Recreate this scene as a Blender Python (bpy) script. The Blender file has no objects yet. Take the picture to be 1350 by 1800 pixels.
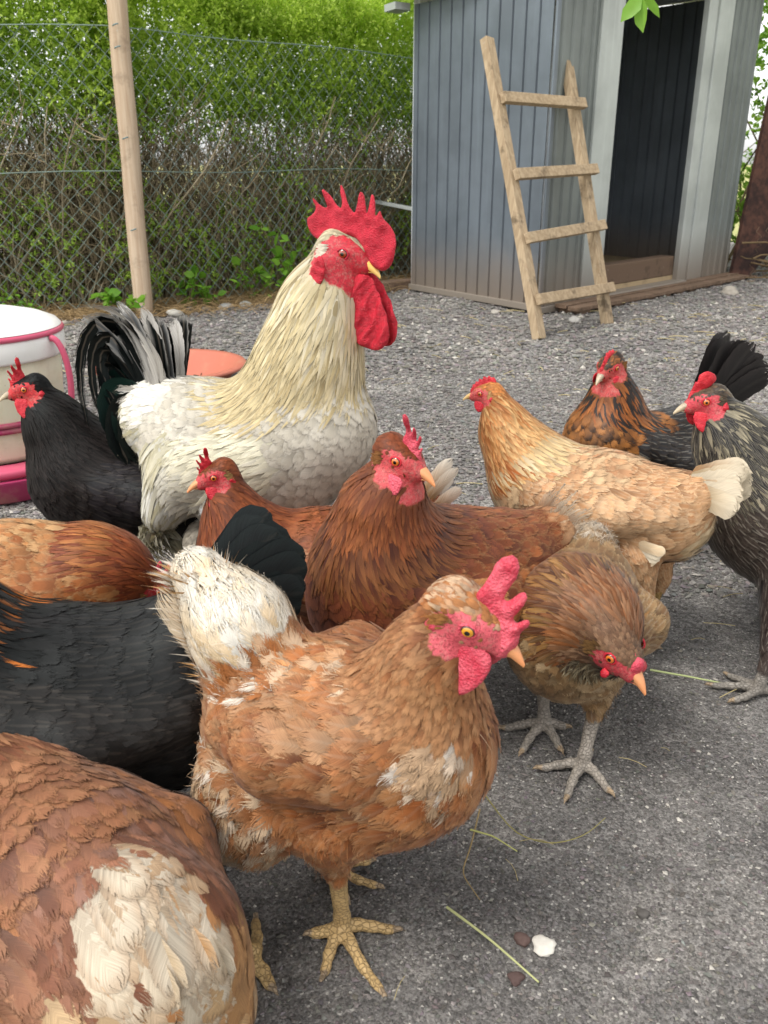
import bpy, math, random
import numpy as np
from mathutils import Vector, Matrix

R = math.radians
rng = np.random.default_rng(7)
S = bpy.context.scene
COL = S.collection

# ------------------------------------------------------------------ camera, light
cam_d = bpy.data.cameras.new('camera')
cam = bpy.data.objects.new('camera', cam_d); COL.objects.link(cam)
cam.location = (0, 0, 0.72)
cam.rotation_euler = (R(90 - 21.7), 0, 0)
cam_d.sensor_fit = 'VERTICAL'; cam_d.sensor_height = 36.0; cam_d.sensor_width = 27.0
cam_d.lens = 30.8
cam_d.clip_start = 0.02; cam_d.clip_end = 500
cam_d.dof.use_dof = True; cam_d.dof.focus_distance = 1.15; cam_d.dof.aperture_fstop = 14
S.camera = cam

SUN_EL, SUN_AZ = R(60), R(235)      # high, from slightly behind the camera and left
w = bpy.data.worlds.new('World'); S.world = w; w.use_nodes = True
wn = w.node_tree; wn.nodes.clear()
sky = wn.nodes.new('ShaderNodeTexSky'); sky.sky_type = 'NISHITA'; sky.sun_disc = False
sky.sun_elevation = SUN_EL; sky.sun_rotation = SUN_AZ
sky.air_density = 1.0; sky.dust_density = 1.5; sky.ozone_density = 1.0
hs = wn.nodes.new('ShaderNodeHueSaturation'); hs.inputs['Saturation'].default_value = 0.04
bg = wn.nodes.new('ShaderNodeBackground'); bg.inputs[1].default_value = 0.15
wo = wn.nodes.new('ShaderNodeOutputWorld')
wn.links.new(sky.outputs[0], hs.inputs['Color']); wn.links.new(hs.outputs[0], bg.inputs[0]); wn.links.new(bg.outputs[0], wo.inputs[0])
sd = bpy.data.lights.new('sun', 'SUN'); sd.energy = 1.2; sd.angle = R(28); sd.color = (1.0, 0.96, 0.9)
so = bpy.data.objects.new('sun', sd); COL.objects.link(so)
# sky sun_rotation: azimuth measured clockwise from +Y
sdir = Vector((math.sin(SUN_AZ) * math.cos(SUN_EL), math.cos(SUN_AZ) * math.cos(SUN_EL), math.sin(SUN_EL)))
so.rotation_euler = sdir.to_track_quat('Z', 'Y').to_euler()
S.view_settings.view_transform = 'Standard'; S.view_settings.look = 'None'
S.view_settings.gamma = 1.0; S.view_settings.use_curve_mapping = False
S.view_settings.exposure = 1.10
S.render.engine = 'CYCLES'
S.cycles.max_bounces = 6; S.cycles.diffuse_bounces = 4; S.cycles.glossy_bounces = 2
S.cycles.transparent_max_bounces = 6
try:
    S.cycles.use_denoising = True
    S.cycles.denoising_input_passes = 'RGB_ALBEDO_NORMAL'
except Exception: pass

# ------------------------------------------------------------------ helpers
def lin(c):
    c = np.asarray(c, dtype=np.float64) / 255.0
    return np.where(c <= 0.04045, c / 12.92, ((c + 0.055) / 1.055) ** 2.4)
def hx(r, g, b): return tuple(float(v) for v in lin((r, g, b)))

def tag(o, label=None, cat=None, group=None, kind=None):
    if label: o['label'] = label
    if cat: o['category'] = cat
    if group: o['group'] = group
    if kind: o['kind'] = kind
    return o
def empty(name, loc, rz=0.0):
    o = bpy.data.objects.new(name, None); COL.objects.link(o)
    o.location = loc; o.rotation_euler = (0, 0, rz); o.empty_display_size = 0.05
    return o
def mesh_obj(name, V, F, mat, parent=None, smooth=True, attrs=None, uv=None):
    """V (n,3); F either (m,k) array or list of such arrays"""
    V = np.ascontiguousarray(V, dtype=np.float32)
    Fs = F if isinstance(F, list) else [F]
    Fs = [np.asarray(f, dtype=np.int32) for f in Fs if len(f)]
    me = bpy.data.meshes.new(name)
    me.vertices.add(len(V)); me.vertices.foreach_set('co', V.ravel())
    nl = sum(f.size for f in Fs); npoly = sum(len(f) for f in Fs)
    me.loops.add(nl); me.polygons.add(npoly)
    li = np.concatenate([f.ravel() for f in Fs]).astype(np.int32)
    me.loops.foreach_set('vertex_index', li)
    tot = np.concatenate([np.full(len(f), f.shape[1]) for f in Fs])
    st = np.concatenate([[0], np.cumsum(tot)[:-1]]).astype(np.int32)
    me.polygons.foreach_set('loop_start', st)
    me.update(calc_edges=True)
    me.polygons.foreach_set('use_smooth', np.full(npoly, smooth))
    if attrs:
        for k, a in attrs.items():
            a = np.ascontiguousarray(a, dtype=np.float32)
            if a.ndim == 2 and a.shape[1] == 4:
                at = me.attributes.new(k, 'FLOAT_COLOR', 'POINT'); at.data.foreach_set('color', a.ravel())
            elif a.ndim == 2 and a.shape[1] == 3:
                at = me.attributes.new(k, 'FLOAT_VECTOR', 'POINT'); at.data.foreach_set('vector', a.ravel())
            else:
                at = me.attributes.new(k, 'FLOAT', 'POINT'); at.data.foreach_set('value', a.ravel())
    if mat is not None: me.materials.append(mat)
    me.update()
    o = bpy.data.objects.new(name, me); COL.objects.link(o)
    if parent is not None: o.parent = parent
    return o

class NT:
    """small node-tree helper"""
    def __init__(s, name):
        s.m = bpy.data.materials.new(name); s.m.use_nodes = True; s.t = s.m.node_tree
        s.t.nodes.clear(); s.out = s.n('ShaderNodeOutputMaterial'); s.b = s.n('ShaderNodeBsdfPrincipled')
        s.t.links.new(s.b.outputs[0], s.out.inputs[0])
    def n(s, typ, **kw):
        nd = s.t.nodes.new(typ)
        for k, v in kw.items(): setattr(nd, k, v)
        return nd
    def l(s, a, b): s.t.links.new(a, b)
    def val(s, sock, v):
        if hasattr(v, 'is_linked') or isinstance(v, bpy.types.NodeSocket): s.l(v, sock)
        else: sock.default_value = v
    def math(s, op, a, b=None, c=None, clamp=False):
        nd = s.n('ShaderNodeMath', operation=op, use_clamp=clamp)
        s.val(nd.inputs[0], a)
        if b is not None: s.val(nd.inputs[1], b)
        if c is not None: s.val(nd.inputs[2], c)
        return nd.outputs[0]
    def mapr(s, v, a, b, c=0.0, d=1.0, smooth=True):
        nd = s.n('ShaderNodeMapRange'); nd.interpolation_type = 'SMOOTHSTEP' if smooth else 'LINEAR'
        s.val(nd.inputs[0], v); s.val(nd.inputs[1], a); s.val(nd.inputs[2], b); s.val(nd.inputs[3], c); s.val(nd.inputs[4], d)
        return nd.outputs[0]
    def mix(s, f, a, b, bt='MIX'):
        nd = s.n('ShaderNodeMix', data_type='RGBA', blend_type=bt)
        s.val(nd.inputs[0], f)
        for so_, v in ((nd.inputs[6], a), (nd.inputs[7], b)):
            if isinstance(v, (tuple, list)): so_.default_value = (*v[:3], 1.0)
            else: s.val(so_, v)
        return nd.outputs[2]
    def noise(s, vec, scale, detail=3.0, rough=0.55, dist=0.0):
        nd = s.n('ShaderNodeTexNoise'); nd.inputs['Scale'].default_value = scale
        nd.inputs['Detail'].default_value = detail; nd.inputs['Roughness'].default_value = rough
        nd.inputs['Distortion'].default_value = dist
        if vec is not None: s.l(vec, nd.inputs['Vector'])
        return nd
    def vor(s, vec, scale, feature='F1', rand=1.0):
        nd = s.n('ShaderNodeTexVoronoi', feature=feature); nd.inputs['Scale'].default_value = scale
        nd.inputs['Randomness'].default_value = rand
        if vec is not None: s.l(vec, nd.inputs['Vector'])
        return nd
    def obj(s): return s.n('ShaderNodeTexCoord').outputs['Object']
    def attr(s, name): nd = s.n('ShaderNodeAttribute'); nd.attribute_name = name; return nd
    def mapping(s, vec, scale=(1, 1, 1), rot=(0, 0, 0)):
        nd = s.n('ShaderNodeMapping'); nd.inputs['Scale'].default_value = scale; nd.inputs['Rotation'].default_value = rot
        s.l(vec, nd.inputs['Vector']); return nd.outputs[0]
    def ramp(s, f, pts):
        nd = s.n('ShaderNodeValToRGB'); e = nd.color_ramp.elements
        while len(e) < len(pts): e.new(0.5)
        for i, (p, c) in enumerate(pts): e[i].position = p; e[i].color = (*c, 1)
        s.l(f, nd.inputs[0]); return nd.outputs[0]
    def bump(s, h, strength=0.5, dist=0.002):
        nd = s.n('ShaderNodeBump'); nd.inputs['Strength'].default_value = strength; nd.inputs['Distance'].default_value = dist
        s.l(h, nd.inputs['Height']); s.l(nd.outputs[0], s.b.inputs['Normal']); return nd
    def base(s, c, rough=0.6, spec=0.3):
        s.val(s.b.inputs['Base Color'], c if not isinstance(c, tuple) else (*c[:3], 1.0))
        s.val(s.b.inputs['Roughness'], rough); s.b.inputs['Specular IOR Level'].default_value = spec
        return s

def pnoise(p, freq, seed=0):
    """cheap smooth pseudo noise on points, about -1..1"""
    r = np.random.default_rng(seed); o = np.zeros(len(p))
    for i in range(6):
        k = r.normal(size=3); k /= np.linalg.norm(k); k *= freq * (0.6 + 0.9 * r.random())
        o += np.sin(p @ k + r.random() * 6.28)
    return o / 2.6
# ------------------------------------------------------------------ signed-distance modelling
def nrm(v, ax=-1): return v / np.maximum(np.linalg.norm(v, axis=ax, keepdims=True), 1e-9)

def cone_d(P, a, b, ra, rb, sy=1.0):
    a = np.asarray(a, dtype=np.float32); b = np.asarray(b, dtype=np.float32)
    pa = P - a; ba = b - a
    if sy != 1.0:
        pa = pa.copy(); pa[..., 1] = pa[..., 1] / sy; ba = ba.copy(); ba[1] /= sy
    l2 = max(float(ba @ ba), 1e-9)
    h = np.clip((pa @ ba) / l2, 0, 1)
    return np.sqrt(((pa - h[..., None] * ba) ** 2).sum(-1)) - (ra + (rb - ra) * h)

def smin(a, b, k):
    h = np.maximum(k - np.abs(a - b), 0) / k
    return np.minimum(a, b) - h * h * k * 0.25

class Grid:
    def __init__(s, lo, hi, res):
        s.lo = np.asarray(lo, dtype=np.float32); s.res = float(res)
        s.n = np.ceil((np.asarray(hi) - s.lo) / res).astype(int) + 1
        s.f = np.full(s.n, 0.12, dtype=np.float32)
    def axes(s): return [s.lo[i] + np.arange(s.n[i], dtype=np.float32) * s.res for i in range(3)]
    def window(s, lo, hi):
        i0 = np.clip(np.floor((lo - s.lo) / s.res).astype(int), 0, s.n - 1)
        i1 = np.clip(np.ceil((hi - s.lo) / s.res).astype(int) + 1, 1, s.n)
        sl = tuple(slice(i0[k], i1[k]) for k in range(3))
        ax = [s.lo[k] + np.arange(i0[k], i1[k], dtype=np.float32) * s.res for k in range(3)]
        return sl, np.stack(np.meshgrid(*ax, indexing='ij'), -1)
    def add(s, a, b, ra, rb, sy, k):
        a = np.asarray(a, dtype=np.float32); b = np.asarray(b, dtype=np.float32); m = max(ra, rb) * max(sy, 1) + 0.05
        sl, P = s.window(np.minimum(a, b) - m, np.maximum(a, b) + m)
        s.f[sl] = smin(s.f[sl], cone_d(P, a, b, ra, rb, sy).astype(np.float32), k)
    def sample(s, P, arr=None):
        arr = s.f if arr is None else arr
        q = (P - s.lo) / s.res
        q = np.clip(q, 0, s.n - 1.001); i = q.astype(int); t = (q - i)
        o = 0
        for dx in (0, 1):
            for dy in (0, 1):
                for dz in (0, 1):
                    wgt = (t[:, 0] if dx else 1 - t[:, 0]) * (t[:, 1] if dy else 1 - t[:, 1]) * (t[:, 2] if dz else 1 - t[:, 2])
                    v = arr[i[:, 0] + dx, i[:, 1] + dy, i[:, 2] + dz]
                    o = o + (wgt[:, None] * v if v.ndim == 2 else wgt * v)
        return o
    def grad(s, P):
        e = s.res
        g = np.stack([s.sample(P + np.eye(3)[k] * e) - s.sample(P - np.eye(3)[k] * e) for k in range(3)], -1)
        return nrm(g)

def surface_nets(f, lo, res):
    s = f < 0
    n = np.array(f.shape)
    cnt = np.zeros(n - 1, dtype=np.int8); 
    for dx in (0, 1):
        for dy in (0, 1):
            for dz in (0, 1):
                cnt += s[dx:n[0]-1+dx, dy:n[1]-1+dy, dz:n[2]-1+dz]
    act = (cnt > 0) & (cnt < 8)
    idx = np.full(n - 1, -1, dtype=np.int32)
    C = np.argwhere(act); idx[act] = np.arange(len(C))
    acc = np.zeros((len(C), 3)); num = np.zeros(len(C))
    co = [(a, b, c) for a in (0, 1) for b in (0, 1) for c in (0, 1)]
    for i, p in enumerate(co):
        for q in co[i+1:]:
            if sum(abs(p[k] - q[k]) for k in range(3)) != 1: continue
            fa = f[C[:, 0]+p[0], C[:, 1]+p[1], C[:, 2]+p[2]]; fb = f[C[:, 0]+q[0], C[:, 1]+q[1], C[:, 2]+q[2]]
            m = (fa < 0) != (fb < 0)
            t = np.where(m, fa / np.where(m, fa - fb, 1), 0)
            acc += m[:, None] * (np.array(p) + t[:, None] * (np.array(q) - np.array(p))); num += m
    V = (C + acc / num[:, None]) * res + lo
    Fs = []
    for ax in range(3):
        b, c = (ax + 1) % 3, (ax + 2) % 3
        sl0 = [slice(None)] * 3; sl1 = [slice(None)] * 3
        sl0[ax] = slice(0, -1); sl1[ax] = slice(1, None)
        a0 = s[tuple(sl0)]; a1 = s[tuple(sl1)]
        E = np.argwhere(a0 != a1)
        E = E[(E[:, b] > 0) & (E[:, c] > 0) & (E[:, b] < n[b]-1) & (E[:, c] < n[c]-1)]
        inside0 = s[E[:, 0], E[:, 1], E[:, 2]]
        def cell(db, dc):
            q = E.copy(); q[:, b] += db; q[:, c] += dc
            return idx[q[:, 0], q[:, 1], q[:, 2]]
        Q = np.stack([cell(-1, -1), cell(0, -1), cell(0, 0), cell(-1, 0)], 1)
        Q[~inside0] = Q[~inside0][:, ::-1]
        Fs.append(Q[(Q >= 0).all(1)])
    return V, np.concatenate(Fs)

def rotm(yaw=0, pitch=0, roll=0):
    """columns: forward, left, up. yaw left +, pitch up +, roll (top to the right) +"""
    y, p, r = R(yaw), R(pitch), R(roll)
    Rz = np.array([[math.cos(y), -math.sin(y), 0], [math.sin(y), math.cos(y), 0], [0, 0, 1]])
    Ry = np.array([[math.cos(p), 0, -math.sin(p)], [0, 1, 0], [math.sin(p), 0, math.cos(p)]])
    Rx = np.array([[1, 0, 0], [0, math.cos(r), math.sin(r)], [0, -math.sin(r), math.cos(r)]])
    return Rz @ Ry @ Rx

# ------------------------------------------------------------------ materials for birds
def feather_mat(name, rough=0.55, spec=0.25, pale=(0.75, 0.66, 0.5), sheen=None, barb=0.35, k=1.0):
    t = NT(name)
    uv = t.attr('fuv').outputs['Vector']
    sp = t.n('ShaderNodeSeparateXYZ'); t.l(uv, sp.inputs[0])
    u = t.math('ABSOLUTE', sp.outputs[0]); v = sp.outputs[1]; rnd = sp.outputs[2]
    a = t.attr('Col'); b = t.attr('Col2')
    q = t.math('SUBTRACT', v, t.math('MULTIPLY', u, 0.35))
    cv = t.n('ShaderNodeCombineXYZ'); t.l(t.math('MULTIPLY', q, 80.0), cv.inputs[0]); t.l(t.math('MULTIPLY', u, 0.9), cv.inputs[1]); t.l(t.math('MULTIPLY', rnd, 91.0), cv.inputs[2])
    nz = t.noise(cv.outputs[0], 1.0, 2.0, 0.6)
    nf = t.mapr(nz.outputs[0], 0.3, 0.7, (1 - barb) * k, (1 + barb * 0.8) * k, False)
    edge = t.math('MAXIMUM', t.mapr(u, 0.45, 0.95), t.mapr(v, 0.78, 0.97))
    edge = t.math('MULTIPLY', edge, t.mapr(v, 0.15, 0.5))
    c = t.mix(t.math('MULTIPLY', edge, b.outputs['Alpha']), a.outputs['Color'], b.outputs['Color'])
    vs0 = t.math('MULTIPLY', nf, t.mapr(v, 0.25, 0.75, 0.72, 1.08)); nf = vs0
    sh = t.math('MULTIPLY', t.mapr(u, 0.05, 0.2, 1.0, 0.0), a.outputs['Alpha'])
    c = t.mix(sh, c, pale)
    vm = t.n('ShaderNodeVectorMath', operation='SCALE'); t.l(c, vm.inputs[0]); t.l(nf, vm.inputs['Scale'])
    t.base(vm.outputs[0], rough, spec)
    t.bump(nz.outputs[0], 0.12, 0.0005)
    fray = t.attr('fray').outputs['Fac']
    cf = t.n('ShaderNodeCombineXYZ'); t.l(t.math('MULTIPLY', q, 34.0), cf.inputs[0]); t.l(t.math('MULTIPLY', u, 1.2), cf.inputs[1]); t.l(t.math('MULTIPLY', rnd, 71.0), cf.inputs[2])
    nq = t.noise(cf.outputs[0], 1.0, 1.0, 0.5)
    cg = t.n('ShaderNodeCombineXYZ'); t.l(t.math('MULTIPLY', sp.outputs[0], 9.0), cg.inputs[0]); t.l(t.math('MULTIPLY', v, 1.5), cg.inputs[1]); t.l(t.math('MULTIPLY', rnd, 53.0), cg.inputs[2])
    ng = t.noise(cg.outputs[0], 1.0, 1.0, 0.5)
    e1 = t.math('SUBTRACT', u, t.math('SUBTRACT', 1.28, t.math('MULTIPLY', fray, t.mapr(nq.outputs[0], 0.3, 0.7, 0.15, 1.0, False))))
    e2 = t.math('SUBTRACT', v, t.math('SUBTRACT', 1.16, t.math('MULTIPLY', fray, t.mapr(ng.outputs[0], 0.3, 0.7, 0.1, 0.75, False))))
    al = t.math('LESS_THAN', t.math('MAXIMUM', e1, e2), 0.0)
    t.l(al, t.b.inputs['Alpha'])
    t.b.inputs['Sheen Weight'].default_value = 0.0 if 'black' in name else 0.08
    t.b.inputs['Sheen Roughness'].default_value = 0.4
    if sheen: t.b.inputs['Specular Tint'].default_value = (*sheen, 1)
    return t.m

def skin_mat(name, c1, c2, scale=260, bump=0.7, rough=0.5, wr=0.0015, stretch=(1,1,1), dusty=0.25):
    t = NT(name); o = t.mapping(t.obj(), stretch)
    n1 = t.noise(o, scale, 4, 0.65, 0.6); n2 = t.noise(o, 60, 2, .5)
    vo = t.vor(o, scale * 1.6)
    c = t.mix(t.mapr(n2.outputs[0], 0.35, 0.7), c1, c2)
    c = t.mix(t.math('MULTIPLY', t.mapr(n1.outputs[0], 0.5, 0.85), dusty * .5), c, (0.75, 0.45, 0.42))
    t.base(c, rough, 0.4)
    h = t.math('ADD', n1.outputs[0], t.math('MULTIPLY', vo.outputs['Distance'], 0.6))
    t.bump(h, bump, wr)
    t.b.inputs['Subsurface Weight'].default_value = 0.12
    t.b.inputs['Subsurface Radius'].default_value = (0.006, 0.002, 0.0015)
    t.b.inputs['Subsurface Scale'].default_value = 0.6
    return t.m

def body_mat():
    t = NT('bird_body'); a = t.attr('Col'); o = t.obj()
    sk = a.outputs['Alpha']          # 0 under-feather, .5 face skin, 1 leg scales
    nz = t.noise(o, 330, 4, 0.7, 0.8); vo = t.vor(t.mapping(o, (1, 1, 1.5)), 170, 'DISTANCE_TO_EDGE')
    isleg = t.mapr(sk, 0.7, 0.8)
    sc = t.mapr(vo.outputs['Distance'], 0.0, 0.12)
    f = t.mix(isleg, nz.outputs[0], sc)
    m = t.math('ADD', t.math('MULTIPLY', f, 0.30), 0.78)
    vm = t.n('ShaderNodeVectorMath', operation='SCALE'); isk = t.math('MULTIPLY', t.mapr(sk, .35, .45), t.mapr(sk, .6, .55))
    n5 = t.noise(o, 150, 4, .7); ac = t.mix(t.math('MULTIPLY', isk, t.mapr(n5.outputs[0], .45, .7, 0, .55)), a.outputs['Color'], (.46, .22, .18))
    n6 = t.noise(o, 260, 4, .7, 1.5); ac = t.mix(t.math('MULTIPLY', isk, t.mapr(n6.outputs[0], .52, .38, 0, .6)), ac, (.16, .012, .016))
    t.l(ac, vm.inputs[0]); t.l(m, vm.inputs['Scale'])
    t.base(vm.outputs[0], 0.5, 0.4); t.bump(f, 0.8, 0.0014)
    return t.m
def eye_mat(iris):
    t = NT('eye_ball'); o = t.obj()
    sp = t.n('ShaderNodeSeparateXYZ'); t.l(o, sp.inputs[0])
    r = t.math('SQRT', t.math('ADD', t.math('MULTIPLY', sp.outputs[0], sp.outputs[0]), t.math('MULTIPLY', sp.outputs[2], sp.outputs[2])))
    nz = t.noise(o, 900, 3)
    ic = t.mix(nz.outputs[0], tuple(x * 0.6 for x in iris), iris)
    c = t.mix(t.mapr(r, 0.00150, 0.00185), (0.004, 0.003, 0.003), ic)
    c = t.mix(t.mapr(r, 0.0032, 0.0038), c, (0.03, 0.008, 0.006))
    t.base(c, 0.06, 0.6); t.b.inputs['Coat Weight'].default_value = 1.0; t.b.inputs['Coat Roughness'].default_value = 0.03
    return t.m
def beak_mat(c1, c2, name='beak_horn'):
    t = NT(name); o = t.obj(); a = t.attr('tipness')
    nz = t.noise(t.mapping(o, (60, 400, 400)), 1.0, 3)
    c = t.mix(t.math('ADD', a.outputs['Fac'], t.mapr(nz.outputs[0], 0.3, 0.7, -0.15, 0.15), clamp=True), c1, c2)
    t.base(c, 0.38, 0.45); t.bump(nz.outputs[0], 0.15, 0.0006); return t.m

M = {}
M['nostril'] = NT('nostril_dark').base(hx(52, 26, 22), .7).m
M['body'] = body_mat()
M['comb'] = skin_mat('comb_skin', hx(196, 40, 52), hx(170, 22, 38), bump=.7, wr=.0016)
M['comb_pink'] = skin_mat('comb_pink', hx(206, 84, 100), hx(188, 52, 72), dusty=0.4, bump=.9, wr=.002)
M['comb_rooster'] = skin_mat('comb_rooster', hx(200, 34, 58), hx(172, 14, 42), scale=420, bump=0.95, wr=0.0022, dusty=0.3)
M['wattle_rooster'] = skin_mat('wattle_rooster', hx(196, 30, 52), hx(168, 14, 38), scale=240, bump=0.9, wr=0.0022, stretch=(1, 1, 2.2), dusty=0.25)
M['wattle'] = skin_mat('wattle_skin', hx(198, 38, 52), hx(176, 26, 44), scale=220, bump=0.7, stretch=(1, 1, 2.0))
M['lobe_white'] = skin_mat('lobe_white', hx(222, 208, 196), hx(205, 180, 170), dusty=0)
M['eye_orange'] = eye_mat(hx(226, 120, 40)); M['eye_yellow'] = eye_mat(hx(228, 160, 40)); M['eye_red'] = eye_mat(hx(170, 62, 26))
M['beak_yellow'] = beak_mat(hx(200, 150, 74), hx(226, 196, 140)); M['beak_horn'] = beak_mat(hx(110, 96, 84), hx(200, 184, 156))
M['beak_orange'] = beak_mat(hx(190, 138, 98), hx(226, 150, 100)); M['beak_rooster'] = beak_mat(hx(232, 176, 70), hx(240, 206, 130))
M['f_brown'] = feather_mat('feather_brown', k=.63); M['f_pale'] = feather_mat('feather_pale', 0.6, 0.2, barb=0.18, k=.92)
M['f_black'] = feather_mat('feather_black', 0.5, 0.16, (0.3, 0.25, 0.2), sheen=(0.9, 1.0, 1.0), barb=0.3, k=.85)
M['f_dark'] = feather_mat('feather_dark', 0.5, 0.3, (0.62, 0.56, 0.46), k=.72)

# ------------------------------------------------------------------ feathers
def prof(shape, v):
    if shape == 'round':
        return np.minimum(1, (v + 0.02) / 0.32) ** 0.6 * np.sqrt(np.clip(1 - (np.maximum(v - 0.62, 0) / 0.385) ** 2.2, 0, 1))
    if shape == 'lance':
        return np.minimum(1, (v + 0.03) / 0.2) ** 0.5 * np.clip(1 - v, 0, 1) ** 0.62 * 1.1
    if shape == 'quill':
        return np.minimum(1, (v + 0.02) / 0.15) ** 0.6 * np.sqrt(np.clip(1 - (np.maximum(v - 0.78, 0) / 0.225) ** 2, 0, 1))
    return np.clip(1 - v, 0.0, 1) ** 0.5      # hair
ROWS = {'round': [0, .16, .34, .52, .68, .82, .93, 1], 'lance': [0, .15, .32, .5, .68, .85, 1], 'hair': [0, .35, .7, 1]}

class FBuf:
    def __init__(s): s.V = []; s.F = []; s.c = []; s.c2 = []; s.uv = []; s.fr = []; s.n = 0
    def add(s, rows, side, nor, W, shape, vs, cols, base, tip, edge, cup=0.09, rag=0.0, seed=1):
        """rows (R,N,3), side (R,N,3), nor (R,N,3), W (N,), base/tip/edge (N,4)"""
        r = np.random.default_rng(seed)
        Rn, N = rows.shape[:2]; vs = np.asarray(vs); us = np.linspace(-1, 1, cols)
        w_ = prof(shape, vs)[:, None] * W[None]
        V = np.empty((Rn, cols, N, 3)); UV = np.empty((Rn, cols, N, 3))
        rn = r.random(N)
        for j, u in enumerate(us):
            ww = w_ * u
            if rag: ww = ww * (1 + rag * r.uniform(-1, 0.6, (Rn, N))) if abs(u) > 0.6 else ww
            V[:, j] = rows + side * ww[..., None] - nor * (np.abs(u) ** 1.6 * cup * w_)[..., None]
            UV[:, j, :, 0] = u; UV[:, j, :, 1] = vs[:, None]; UV[:, j, :, 2] = rn
        if rag:   # uneven tip
            V[-1] += r.normal(0, 1, V[-1].shape) * (W[None, :, None] * rag * 0.5)
        idx = (np.arange(Rn)[:, None, None] * cols + np.arange(cols)[None, :, None]) * N + np.arange(N)[None, None] + s.n
        F = np.stack([idx[:-1, :-1], idx[:-1, 1:], idx[1:, 1:], idx[1:, :-1]], -1).reshape(-1, 4)
        t = np.clip((vs - 0.3) / 0.6, 0, 1)[:, None, None, None]
        C = np.broadcast_to(base[None, None] * (1 - t) + tip[None, None] * t, (Rn, cols, N, 4))
        C2 = np.broadcast_to(edge[None, None], (Rn, cols, N, 4))
        s.V.append(V.reshape(-1, 3)); s.F.append(F); s.c.append(C.reshape(-1, 4)); s.c2.append(C2.reshape(-1, 4)); s.uv.append(UV.reshape(-1, 3)); s.fr.append(np.full(V.shape[0] * V.shape[1] * V.shape[2], 0.0 if shape == 'hair' else (min(1.0, .2 + rag * 1.8) if shape == 'quill' else min(1.0, .45 + rag * 1.3))))
        s.n += V.shape[0] * V.shape[1] * V.shape[2]
    def quill(s, pts, W, side, base, tip, edge, cup=0.2, rag=0.05, shape='quill', seed=1):
        """one big free feather along bezier control points"""
        pts = [np.asarray(p, float) for p in pts]; vs = np.linspace(0, 1, 14); n = len(pts) - 1
        P = sum(math.comb(n, k) * (vs[:, None] ** k) * ((1 - vs[:, None]) ** (n - k)) * pts[k] for k in range(n + 1))
        T = nrm(np.gradient(P, axis=0)); sd = np.asarray(side, float)[None]
        sd = nrm(sd - (sd * T).sum(1, keepdims=True) * T); no = np.cross(T, sd)
        s.add(P[:, None], sd[:, None], no[:, None], np.array([W]), shape, vs, 7, *[np.asarray(c, float)[None] for c in (base, tip, edge)], cup=cup, rag=rag, seed=seed)
    def build(s, name, mat, parent):
        if not s.n: return None
        return mesh_obj(name, np.concatenate(s.V), np.concatenate(s.F), mat, parent, True,
                        {'Col': np.concatenate(s.c), 'Col2': np.concatenate(s.c2), 'fuv': np.concatenate(s.uv), 'fray': np.concatenate(s.fr)})

GEO = {  # spacing, length, half width, tilt, shape, columns, jitter(deg), rag
    'head':   (.0030, .0095, .0019, .10, 'round', 3, 10, .1),
    'neck':   (.0044, .030, .0032, .05, 'lance', 3, 8, .1),
    'hackle': (.0062, .048, .0044, .05, 'lance', 3, 8, .1),
    'breast': (.0085, .030, .0085, .13, 'round', 3, 8, .12),
    'back':   (.0090, .036, .0085, .10, 'round', 3, 8, .12),
    'wing':   (.0100, .038, .0095, .10, 'round', 3, 5, .08),
    'rump':   (.0080, .040, .0070, .11, 'round', 3, 12, .2),
    'saddle': (.0070, .085, .0045, .05, 'lance', 3, 7, .1),
    'fluff':  (.0085, .034, .0080, .22, 'round', 3, 22, .35),
    'thigh':  (.0075, .024, .0065, .16, 'round', 3, 14, .2),
    'crown':  (.0034, .016, .0024, .10, 'lance', 3, 8, .1),
}

def pal_eval(pal, style, P, r, seed):
    """palette: style -> dict(c=[colours], n=noise freq, tip=colour or None, tipw, edge=colour, es, sh, dark)"""
    d = pal.get(style) or pal['*']
    cols = np.array([lin(c) for c in d['c']]); N = len(P)
    if len(cols) > 1:
        x = np.clip(0.5 + 0.5 * pnoise(P, d.get('n', 28), seed) + r.normal(0, d.get('j', .16), N), 0, 0.9999) * (len(cols) - 1)
        i = x.astype(int); t = (x - i)[:, None]
        if d.get('hard'):
            x = np.clip(0.5 + 0.5 * pnoise(P, d.get('n', 28), seed) + r.normal(0, d.get('j', .16), N), 0, 0.9999); i = (x * len(cols)).astype(int); t = t * 0
        base = cols[i] * (1 - t) + cols[np.minimum(i + 1, len(cols) - 1)] * t
    else: base = np.repeat(cols, N, 0)
    base = base * (1 + r.normal(0, d.get('v', .12), (N, 1))).clip(.5, 1.6)
    tip = base * d.get('tm', 1.0)
    if 'tip' in d:
        k = (r.random(N) < d.get('tp', 1.0))[:, None] * d.get('tw', 1.0)
        tip = tip * (1 - k) + lin(d['tip']) * k
    edge = np.concatenate([np.repeat(lin(d.get('edge', (220, 190, 140)))[None], N, 0), np.full((N, 1), d.get('es', 0.0))], 1)
    sh = np.full((N, 1), d.get('sh', 0.0))
    return np.concatenate([base, sh], 1), np.concatenate([tip, sh], 1), edge

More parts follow.
